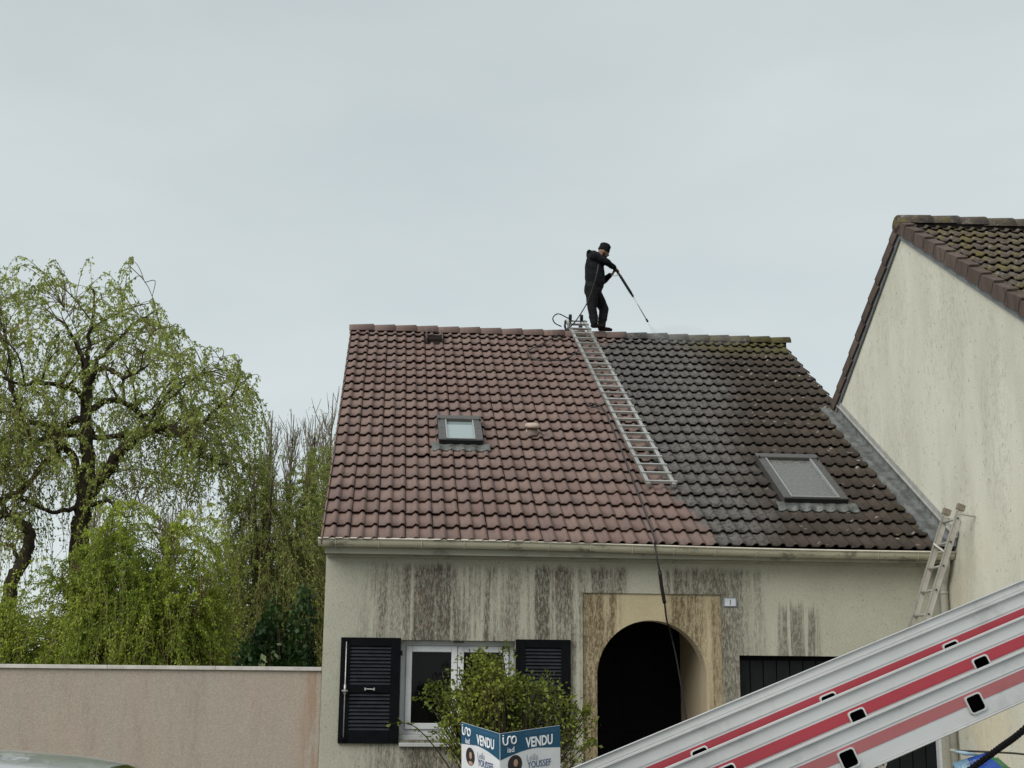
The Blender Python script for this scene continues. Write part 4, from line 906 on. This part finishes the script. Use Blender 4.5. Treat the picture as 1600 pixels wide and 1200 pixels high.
# ================================================================== foreground triple extension ladder
def big_ladder():
    A = Vector((1.66359, -12.04527, 1.47759)); B = Vector((1.94839, -12.02446, 1.58962)); D = (B-A).normalized(); N = D.cross(Vector((0, 0, 1))).normalized(); N = N if N.y > 0 else -N
    Tq = N.cross(D); Tq = Tq if Tq.z > 0 else -Tq
    N = (N*math.cos(.15)-Tq*math.sin(.15)).normalized(); Tq = N.cross(D); Tq = Tq if Tq.z > 0 else -Tq
    t = thing('extension_ladder', 'nested triple aluminium ladder with red stripes crossing the lower right foreground', 'ladder', tuple(A))
    SA, SB = -3.1, 2.6
    def pt(s, h, n): return D*s+Tq*h+N*n
    H = .0885; width = .46
    cen = [.2156, .2816, .2559]      # one rung of each section, metres along the stile
    global LADDER_T; LADDER_T = (A, D, Tq, N)
    for i, (h0, n0, red) in enumerate(((0, 0, RED2), (.0575, .034, RED), (.1045, .068, RED))):
        wdt = width-2*n0
        for side in (0, 1):
            nn = n0 if side == 0 else n0+wdt; sg = 1 if side == 0 else -1
            # profile in (h, n): web with lips turned outwards at top and bottom
            w = lambda n: nn+sg*n
            def strip(b, ha, hb, na, nb_, m=0):
                v = [pt(s, h, w(n)) for s in (SA, SB) for h, n in ((ha, na), (hb, na), (hb, nb_), (ha, nb_))]
                b.add([p+Vector((0, 0, 0)) for p in v], [(0, 3, 2, 1), (4, 5, 6, 7), (0, 1, 5, 4), (1, 2, 6, 5), (2, 3, 7, 6), (3, 0, 4, 7)], m)
            b = MB()
            a = h0
            strip(b, a+.004, a+H-.004, .004, .009); strip(b, a, a+.004, .0, .026); strip(b, a+H-.0055, a+H, -.004, .026)
            if i == 2: strip(b, a+H+.0005, a+H+.016, .010, .014); strip(b, a+H+.0145, a+H+.0175, .004, .024)
            st = b.build('stile', ALUB, t, bevel=.0012)
            b = MB(); strip(b, a+.034, a+.055, .0028, .0038); b.build('red_stripe', red, st)
            b = MB(); strip(b, a+.0600, a+.0612, .0022, .0038); b.build('pressed_rib', ALUB, st)
        # rungs: rounded square tubes, open ends showing on the stile
        q = .0178; ring = []
        for cx, cy, a0 in ((q-.006, q-.006, 0), (-q+.006, q-.006, 90), (-q+.006, -q+.006, 180), (q-.006, -q+.006, 270)):
            for k in range(4): an = math.radians(a0+30*k); ring.append((cx+.006*math.cos(an), cy+.006*math.sin(an)))
        m = len(ring); v = []; f = []
        for n_, sc in ((-.0015, 1.0), (wdt+.002, 1.0), (wdt+.002, .84), (-.0015, .84)):
            for x, y in ring: v.append(D*(x*sc)+Tq*(y*sc)+N*n_)
        for r in range(4):
            for k in range(m): f.append((r*m+k, r*m+(k+1) % m, ((r+1) % 4)*m+(k+1) % m, ((r+1) % 4)*m+k))
        me = bpy.data.meshes.new('rung'); me.from_pydata([tuple(p) for p in v], [], f); me.update(); me.materials.append(ALUB); me.polygons.foreach_set('use_smooth', [False]*len(me.polygons))
        pl = bpy.data.meshes.new('hole_shade_disc'); pv = [D*(x*.85)+Tq*(y*.85)+N*.0006 for x, y in ring]; pl.from_pydata([tuple(p) for p in pv], [], [tuple(range(m))]); pl.materials.append(DARKHOLE)  # flat black disc paints the shade inside the hollow rung
        k0 = cen[i]
        for k in range(-11, 9):
            s = k0+k*.28
            if s < SA+.05 or s > SB-.05: continue
            o = bpy.data.objects.new('rung', me); link(o, t); o.location = pt(s, h0+.033, n0)
            o2 = bpy.data.objects.new('hole_shade_disc', pl); link(o2, o)
    return t
big_ladder()
A, D, Tq, N = LADDER_T
# rope
def rope():
    c = [Vector(p) for p in ((1.8369, -11.6145, 1.329), (1.9502, -11.7001, 1.4326), (2.0068, -11.7706, 1.4934), (2.0493, -11.8042, 1.5333), (2.1622, -11.8721, 1.6499))]
    c = spline([A+D*-.4+Vector((.0, .5, -.45))] + c, 14); b = MB()
    for s in range(3):
        pts = []
        for i, p in enumerate(c):
            pts.append(p)
        v = []; a0 = s*2.094
        P = []
        for i in range(len(c)-1):
            for j in range(3):
                u = (i*3+j); q = c[i].lerp(c[i+1], j/3); d = (c[i+1]-c[i]).normalized(); x = d.cross(Vector((0, 0, 1))).normalized(); y = d.cross(x); an = a0+u*.62
                P.append(q+(x*math.cos(an)+y*math.sin(an))*.0032)
        b.tube(P, .0042, 6)
    o = b.build('rope', simple('dark_rope', (.035, .030, .032), .9), None, smooth=True); tag(o, 'dark twisted rope slanting across the bottom right corner', 'rope')
rope()

# ================================================================== blue green sack on a bin
def sack():
    t = thing('crumpled_sack', 'crumpled blue and green printed plastic sack at the bottom right', 'sack', (4.86, -5.6, 0.03))
    n = NT('printed_sack'); P = n.obj(); x, y, z = n.xyz(P)
    c = n.mix(n.math('GREATER_THAN', n.math('ADD', x, n.math('MULTIPLY', z, .15)), .08), (.012, .055, .26), (.03, .13, .035)); c = n.mix(n.math('LESS_THAN', n.math('SUBTRACT', x, n.math('MULTIPLY', z, .1)), -.36), c, (.13, .24, .32)); c = n.mix(n.ramp(n.noise(P, 6, 4), .6, .7), c, (.02, .03, .04)); n.col(c); n.bump(n.noise(P, 9, 4), 1, .03); m = n.set(.3, 0, .5)
    v = []; f = []; nu, nv = 26, 14
    for j in range(nv+1):
        for i in range(nu):
            a = 2*math.pi*i/nu; u = j/nv; r = .27*(1-.15*u)+.02*math.sin(a*5+u*7); z = u*1.12
            if j == nv: r = .02
            v.append((r*1.15*math.cos(a)-.05*u, r*.8*math.sin(a), z+(.03*math.sin(a*3)-.05*math.cos(a) if j > 0 else 0)+.012*math.sin(a*11)*u))
    f = [(j*nu+i, j*nu+(i+1) % nu, (j+1)*nu+(i+1) % nu, (j+1)*nu+i) for j in range(nv) for i in range(nu)]
    v = [(x_*1.05, y_, z_*1.02) for x_, y_, z_ in v]; mesh('sack_body', v, f, m, t, True)
    MB().tube([(-.36, -.02, 1.215), (-.30, -.05, 1.20), (-.2, -.06, 1.19)], [.004, .016, .006], 6).build('hem', simple('sack_hem', (.25, .34, .40), .5), t, smooth=True)
    MB().tube(spline([(-.34, .0, 1.215), (-.2, .03, 1.21), (-.05, .0, 1.205), (.12, .03, 1.195), (.3, .0, 1.17)], 5), .007, 5).build('frayed_edge', simple('sack_edge', (.05, .045, .035), .9), t)
sack()

# ================================================================== parked car
def car():
    t = thing('parked_car', 'silver car roof showing in front of the garden wall', 'car', (-2.1, -9.8, 0))
    PT = NT('silver_paint'); P = PT.obj(); PT.col(PT.vary((.50, .51, .51), PT.noise(P, 4, 4), .93, 1.05)); PT = PT.set(.28, .45, .5, **{'Coat Weight': .6})
    GL = m_glass('car_glass', (.01, .012, .013), .03); TY = simple('tyre_rubber', (.015, .015, .015), .8); RM = simple('alloy_rim', (.5, .5, .5), .3, .8)
    # side profile (x, z) front to the right; half width per station
    st = [(-2.1, .55, .62, .70), (-2.05, .80, .95, .78), (-1.75, .92, 1.15, .60), (-1.45, .95, 1.27, .59), (-1.1, .96, 1.325, .60), (-.55, .96, 1.365, .61), (.2, .96, 1.378, .62), (.9, .95, 1.368, .62), (1.35, .94, 1.352, .61), (1.62, .93, 1.335, .60)]
    st = [(-2.2, .60, .60, .72), (-2.15, .90, .92, .76), (-1.95, .94, 1.10, .62), (-1.6, .95, 1.25, .58), (-1.1, .96, 1.335, .59), (-.4, .96, 1.372, .60), (.4, .96, 1.378, .60), (1.2, .95, 1.376, .60), (1.5, .94, 1.366, .60), (1.74, .93, 1.345, .59), (1.90, .93, 1.315, .58), (2.2, .92, 1.20, .60), (2.7, .90, .96, .70), (3.2, .88, .90, .78), (3.75, .70, .80, .76), (3.85, .45, .55, .72)]
    b = MB(); rings = []
    for x, zb, zt, wt_ in st:
        W = .86 if -2.0 < x < 3.6 else .74; ring = []
        for y, z in ((W*.96, .28), (W, .55), (W*.99, zb), (wt_+.02, max(zb, zt-.05)), (wt_*.86, zt-.015), (wt_*.5, zt-.001), (0, zt+.006)): ring.append((y, z))
        ring = ring + [(-y, z) for y, z in ring[-2::-1]]; rings.append([(x, y, z) for y, z in ring])
    n = len(rings[0]); v = [p for r in rings for p in r]; f = []; mi = []
    for i in range(len(rings)-1):
        for k in range(n-1): f.append((i*n+k, (i+1)*n+k, (i+1)*n+k+1, i*n+k+1)); mi.append(1 if (k in (2, n-4) and 2 <= i <= 10) or (i in (10, 11) and 3 <= k <= n-5) else 0)
    f.append(tuple(range(n))); f.append(tuple((len(rings)-1)*n+k for k in range(n-1, -1, -1))); mi += [0, 0]
    o = mesh('body', v, f, [PT, GL], t, True, mi)
    for x in (-1.35, 2.85):
        for y in (-.82, .82):
            b = MB(); s_ = 1 if y > 0 else -1
            lathe(b, (x, y-.10*s_, .31), (0, s_, .0001), [(0, .2), (0, .30), (.03, .31), (.17, .31), (.2, .29), (.2, .2)], 24); w = b.build('wheel', TY, t, smooth=False)
            b = MB(); lathe(b, (x, y+.085*s_, .31), (0, s_, .0001), [(0, .2), (.012, .19), (.0, .06), (.02, .03), (.02, .001)], 24); b.build('rim', RM, w)
    for y in (-.6, .6): box('headlight', (3.70, y-.14, .62), (3.80, y+.14, .74), simple('lamp_lens', (.6, .6, .62), .1), t, .02)
    for y in (-.9, .9): box('door_mirror', (1.75, y-.08, .95), (1.87, y+.08, 1.06), PT, t, .03)
    for x in (-.6, .45):
        for y in (-.875, .865): box('door_handle', (x, y, .82), (x+.16, y+.012, .845), PT, t, .004)
    for y in (-.6, .6): box('tail_light', (-2.22, y-.12, .70), (-2.12, y+.12, .84), simple('tail_lens', (.3, .01, .01), .2), t, .02)
    t.location = (-2.19, -9.15, -.008)
car()

# ================================================================== the man on the ridge
def capsule(bm, a, b, ra, rb, seg=12, sy=1.):
    a, b = Vector(a), Vector(b); d = (b-a); L = d.length; q = d.normalized().to_track_quat('Z', 'Y').to_matrix().to_4x4() if L > 1e-6 else Matrix.Identity(4)
    rings = []; 
    for i in range(4): t = -math.pi/2+math.pi/2*i/3.; rings.append((ra*math.sin(t), ra*math.cos(t)))
    for i in range(4): t = math.pi/2*i/3.; rings.append((L+rb*math.sin(t), rb*math.cos(t)))
    vs = []
    for z, r in rings:
        r = max(r, .0005); vs.append([bm.verts.new((Matrix.Translation(a) @ q) @ Vector((r*math.cos(2*math.pi*k/seg), r*math.sin(2*math.pi*k/seg), z))) for k in range(seg)])
    for i in range(len(vs)-1):
        for k in range(seg): bm.faces.new((vs[i][k], vs[i][(k+1) % seg], vs[i+1][(k+1) % seg], vs[i+1][k]))
    bm.faces.new(vs[0][::-1]); bm.faces.new(vs[-1])
def ellip(bm, c, r, rot=(0, 0, 0)):
    g = bmesh.ops.create_uvsphere(bm, u_segments=16, v_segments=10, radius=1.)
    bmesh.ops.transform(bm, verts=g['verts'], matrix=Matrix.Translation(c) @ Euler(rot).to_matrix().to_4x4() @ Matrix.Diagonal((*r, 1)))
def organic(name, fn, mat, parent, voxel=.011, smooth=4, disp=0.):
    bm = bmesh.new(); fn(bm); bmesh.ops.recalc_face_normals(bm, faces=bm.faces); me = bpy.data.meshes.new(name); bm.to_mesh(me); bm.free()
    o = bpy.data.objects.new(name, me); C.objects.link(o)
    r = o.modifiers.new('r', 'REMESH'); r.mode = 'VOXEL'; r.voxel_size = voxel; r.use_smooth_shade = True
    s = o.modifiers.new('s', 'SMOOTH'); s.factor = .5; s.iterations = smooth
    if disp:
        tx = bpy.data.textures.new(name, 'CLOUDS'); tx.noise_scale = .09; dm = o.modifiers.new('d', 'DISPLACE'); dm.texture = tx; dm.strength = disp; dm.mid_level = .5
    me2 = bpy.data.meshes.new_from_object(o.evaluated_get(bpy.context.evaluated_depsgraph_get())); bpy.data.objects.remove(o)
    me2.materials.clear(); me2.materials.append(mat); me2.name = name; q = bpy.data.objects.new(name, me2); link(q, parent)
    if disp: pass
    return q
def man():
    K = 1/96.5      # metres per photo pixel at the ridge; local x to the right, y away, z up, feet at 0
    base = Vector((4.085, 6.75, 7.475))
    t = thing('person', 'man in black hooded jacket and beanie standing on the ridge spraying with a lance', 'person', tuple(base))
    def q(px, py, y=0.): return Vector(((px-936)*K, y, (516.5-py)*K))
    SKN = simple('skin', (.20, .115, .08), .6, 0, .3, .1); CL = NT('black_cloth'); P = CL.obj(); CL.col(CL.vary((.0085, .009, .0105), CL.noise(P, 14, 4), .6, 1.5)); CL.bump(CL.noise(P, 22, 4, .6), .6, .02); CL = CL.set(.9, 0, .15)
    CL2 = NT('dark_trousers'); P = CL2.obj(); CL2.col(CL2.vary((.012, .012, .013), CL2.noise(P, 10, 4), .6, 1.5)); CL2.bump(CL2.noise(CL2.scale(P, (1, 1, 2)), 16, 4, .6), .8, .03); CL2 = CL2.set(.9, 0, .15)
    BT = simple('work_boot', (.009, .008, .0075), .85, 0, .15); HR = simple('beard_hair', (.012, .009, .008), .9)
    HC = q(944, 385.5)          # head centre
    sh = q(926, 399, 0); shN, shF = sh+Vector((0, -.19, -.01)), sh+Vector((.03, .19, 0)); hipN, hipF = q(923, 451, -.09), q(930, 451, .09)
    elN = q(945, 408.5, -.20); wrN = q(961.5, 415, -.07); elF = q(946.5, 428.5, .20); wrF = q(955.5, 422.5, .06)
    knN = q(923.5, 483, -.10); anN = q(926.5, 508.5, -.10); knF = q(945.5, 479, .10); anF = q(941, 508.5, .08)
    handN = q(967, 418.5, -.045); handF = q(960, 421, .02)
    def hand(bm, w, c, d, curl, thumb):
        d = d.normalized(); side = Vector((0, 1, 0)); up = d.cross(side).normalized()
        ellip(bm, w.lerp(c, .55), (.038, .036, .020), (0, -math.atan2(d.z, d.x), 0))
        for i, ln in enumerate((.034, .039, .036, .028)):
            y = -.030+i*.020; a = w.lerp(c, .95)+side*y; k1 = a+d*ln*.8+up*curl*.012; k2 = k1+d*ln*.15+up*curl*ln*.7; k3 = k2-d*ln*.4+up*curl*ln*.35
            capsule(bm, a, k1, .0095, .009, 8); capsule(bm, k1, k2, .009, .0085, 8); capsule(bm, k2, k3, .0085, .0075, 8)
        a = w.lerp(c, .5)+side*thumb*.030; capsule(bm, a, a+d*.03+side*thumb*.012+up*curl*.02, .011, .0095, 8); capsule(bm, a+d*.03+side*thumb*.012+up*curl*.02, a+d*.045-side*thumb*.005+up*curl*.035, .0095, .008, 8)
    def body(bm):
        ellip(bm, HC, (.088, .072, .112), (0, .38, 0)); f = Vector((.92, 0, -.38)).normalized(); u = Vector((.38, 0, .92)).normalized()
        ellip(bm, HC+f*.028-u*.062, (.056, .05, .05)); capsule(bm, HC+f*.078+u*.010, HC+f*.100-u*.020, .010, .014, 8)            # jaw, nose
        ellip(bm, HC+f*.086-u*.050, (.012, .024, .008)); ellip(bm, HC+f*.072-u*.085, (.022, .026, .02))                       # mouth, chin
        for s in (-1, 1): ellip(bm, HC+f*.072+u*.012+Vector((0, s*.030, 0)), (.014, .014, .010)); ellip(bm, HC-f*.002-u*.010+Vector((0, s*.074, 0)), (.020, .010, .030)); capsule(bm, HC+f*.080+u*.028+Vector((0, s*.012, 0)), HC+f*.074+u*.030+Vector((0, s*.045, 0)), .008, .006, 6)
        nk = q(933, 397); capsule(bm, nk, HC-u*.06-f*.015, .060, .054)
        ch, be = q(929, 410), q(928, 437); capsule(bm, ch, be, .13, .12); capsule(bm, be, q(927, 452), .12, .125); capsule(bm, shN, shF, .06, .06); capsule(bm, nk, ch, .07, .1)
        for a, b_, c in ((shN, elN, wrN), (shF, elF, wrF)): capsule(bm, a, b_, .052, .040); capsule(bm, b_, c, .040, .027)
        for a, b_, c in ((hipN, knN, anN), (hipF, knF, anF)): capsule(bm, a, b_, .088, .058); capsule(bm, b_, c, .056, .038)
        for a in (anN, anF): capsule(bm, a+Vector((-.01, 0, -.02)), a+Vector((.08, 0, -.035)), .028, .022)
        hand(bm, wrN, handN, handN-wrN, -1, 1); hand(bm, wrF, handF, handF-wrF, 1, -1)
    o = organic('body', body, SKN, t, .0075, 2)
    # hair and beard under the hat
    u = Vector((.38, 0, .92)).normalized(); f = Vector((.92, 0, -.38)).normalized()
    organic('beard', lambda bm: (ellip(bm, HC+f*.036-u*.082, (.055, .055, .036)), capsule(bm, HC+f*.01-u*.02+Vector((0, -.064, 0)), HC+f*.02-u*.07+Vector((0, -.05, 0)), .016, .022), capsule(bm, HC+f*.01-u*.02+Vector((0, .064, 0)), HC+f*.02-u*.07+Vector((0, .05, 0)), .016, .022)), HR, t, .008, 2)
    def hat(bm):
        c = HC+u*.068-f*.006; g = bmesh.ops.create_cone(bm, cap_ends=True, segments=20, radius1=.104, radius2=.090, depth=.115)
        bmesh.ops.transform(bm, verts=g['verts'], matrix=Matrix.Translation(c) @ Euler((0, .38, 0)).to_matrix().to_4x4() @ Matrix.Diagonal((1.0, .88, 1, 1)))
        ellip(bm, c+u*.050-f*.01, (.092, .078, .045), (0, .25, 0)); capsule(bm, c+u*.062+f*.052, c+u*.052+f*.082, .024, .016)
    organic('beanie', hat, CL, t, .009, 3)
    def jacket(bm):
        ch, be = q(929.5, 408, 0), q(929, 432); 
        for z0, z1, r0, r1 in ((400, 412, .145, .170), (412, 428, .170, .176), (428, 441, .176, .165)):
            for y in (-.06, 0, .06): capsule(bm, q(928.5+(z0-400)*.03, z0, y), q(928.5+(z1-400)*.03, z1, y), r0*.92, r1*.92)
        capsule(bm, shN, shF, .085, .085); capsule(bm, q(921, 392, 0), q(926, 396, 0), .060, .08); capsule(bm, q(920, 387.5, -.05), q(920, 387.5, .05), .040, .040); capsule(bm, q(927, 390, -.06), q(927, 390, .06), .050, .050)   # hood at the nape
        capsule(bm, q(936, 437, -.05), q(936, 437, .05), .10, .10)
        for a, b_, c in ((shN, elN, wrN), (shF, elF, wrF)): capsule(bm, a, b_, .080, .063); capsule(bm, b_, b_.lerp(c, .96), .063, .043)
    organic('jacket', jacket, CL, t, .012, 3, .018)
    def trousers(bm):
        for y in (-.05, .05): capsule(bm, q(927, 443, y), q(927, 454, y), .145, .140)
        for a, b_, c in ((hipN, knN, anN), (hipF, knF, anF)):
            capsule(bm, a, b_, .118, .082); capsule(bm, b_, b_.lerp(c, .93), .082, .066); capsule(bm, b_.lerp(c, .55), b_.lerp(c, .6), .078, .078); capsule(bm, b_.lerp(c, .85), b_.lerp(c, .93), .066, .068)
        capsule(bm, q(922, 449, -.03), q(922, 453, .03), .10, .10)
    organic('trousers', trousers, CL2, t, .012, 2, .022)
    for a, yaw in ((anN, -.1), (anF, .05)):
        def boot(bm):
            capsule(bm, a+Vector((0, 0, .03)), a+Vector((0, 0, -.03)), .052, .050); capsule(bm, a+Vector((-.02, 0, -.045)), a+Vector((.13, yaw*.1, -.050)), .042, .034); capsule(bm, a+Vector((.10, yaw*.1, -.052)), a+Vector((.16, yaw*.1, -.056)), .034, .028)
        organic('boot', boot, BT, t, .009, 2)
    # pressure lance, held in both hands: a thing of its own
    g0 = q(969, 422.5, -.01); g1 = q(990, 457.5, -.02); g2 = q(1012, 497, -.03); g3 = q(1014.8, 501.8, -.03)
    la = thing('pressure_lance', 'long black and steel spray lance held by the man in black', 'lance', tuple(base+q(966, 419, -.02)))
    LO = -q(966, 419, -.02)
    MB().tube([LO+g0, LO+g0.lerp(g1, .12), LO+g0.lerp(g1, .9), LO+g1], [.016, .023, .023, .015], 10).build('sleeve', RUB, la, smooth=True)
    MB().tube([LO+g1, LO+g2], .0085, 8).build('lance_tube', STEEL, la, smooth=True); MB().tube([LO+g2, LO+g3], [.016, .018], 8).build('nozzle', RUB, la, smooth=True)
    MB().tube([LO+g1-(g1-g0)*.02, LO+g1+(g2-g1)*.06], .020, 8).build('coupling', RUB, la)
    MB().tube([LO+q(959, 418, -.02), LO+q(966, 418.0, -.02), LO+q(970, 424.5, -.01)], [.014, .02, .018], 8).build('trigger_grip', RUB, la, smooth=True)
    MB().tube(spline([LO+q(956, 421.5, .0), LO+q(958.5, 424.7, -.0), LO+q(963, 425.6, -.0), LO+q(969, 424, -.0)], 4), .005, 6).build('trigger_guard', STEEL, la, smooth=True)
    # droplets
    dv = MB(); d = (g3-g2).normalized(); 
    for _ in range(800):
        r = random.random()**.6*.42; sp = r*.42; p = base+g3+d*r+Vector((random.gauss(0, sp*.35), random.gauss(0, sp*.4), random.gauss(0, sp*.2))); s = random.uniform(.0014, .003)
        dv.add([p+Vector((s, 0, 0)), p+Vector((-s, s, 0)), p+Vector((-s, -s, 0)), p+Vector((0, 0, s*2.5))], [(0, 1, 2), (0, 1, 3), (1, 2, 3), (2, 0, 3)])
    mm = bpy.data.materials.new('spray_mist'); mm.use_nodes = True; nt = mm.node_tree; nt.nodes.clear(); ou = nt.nodes.new('ShaderNodeOutputMaterial'); pv = nt.nodes.new('ShaderNodeVolumePrincipled'); pv.inputs['Color'].default_value = (.9, .92, .94, 1); pv.inputs['Density'].default_value = .28; nt.links.new(pv.outputs[0], ou.inputs['Volume'])
    bm = bmesh.new(); ellip(bm, (0, 0, 0), (.55, .55, .13), (0, .02, 0)); ellip(bm, (.75, .1, -.02), (.5, .5, .10)); me = bpy.data.meshes.new('spray_mist'); bm.to_mesh(me); bm.free(); me.materials.append(mm); mo = bpy.data.objects.new('spray_mist', me); link(mo); mo.location = base+g3+Vector((.45, -.25, -.30)); mo['kind'] = 'stuff'
    o = dv.build('water_spray', simple('spray_water', (.75, .78, .8), .1, 0, .5), None, kind='stuff')
man()
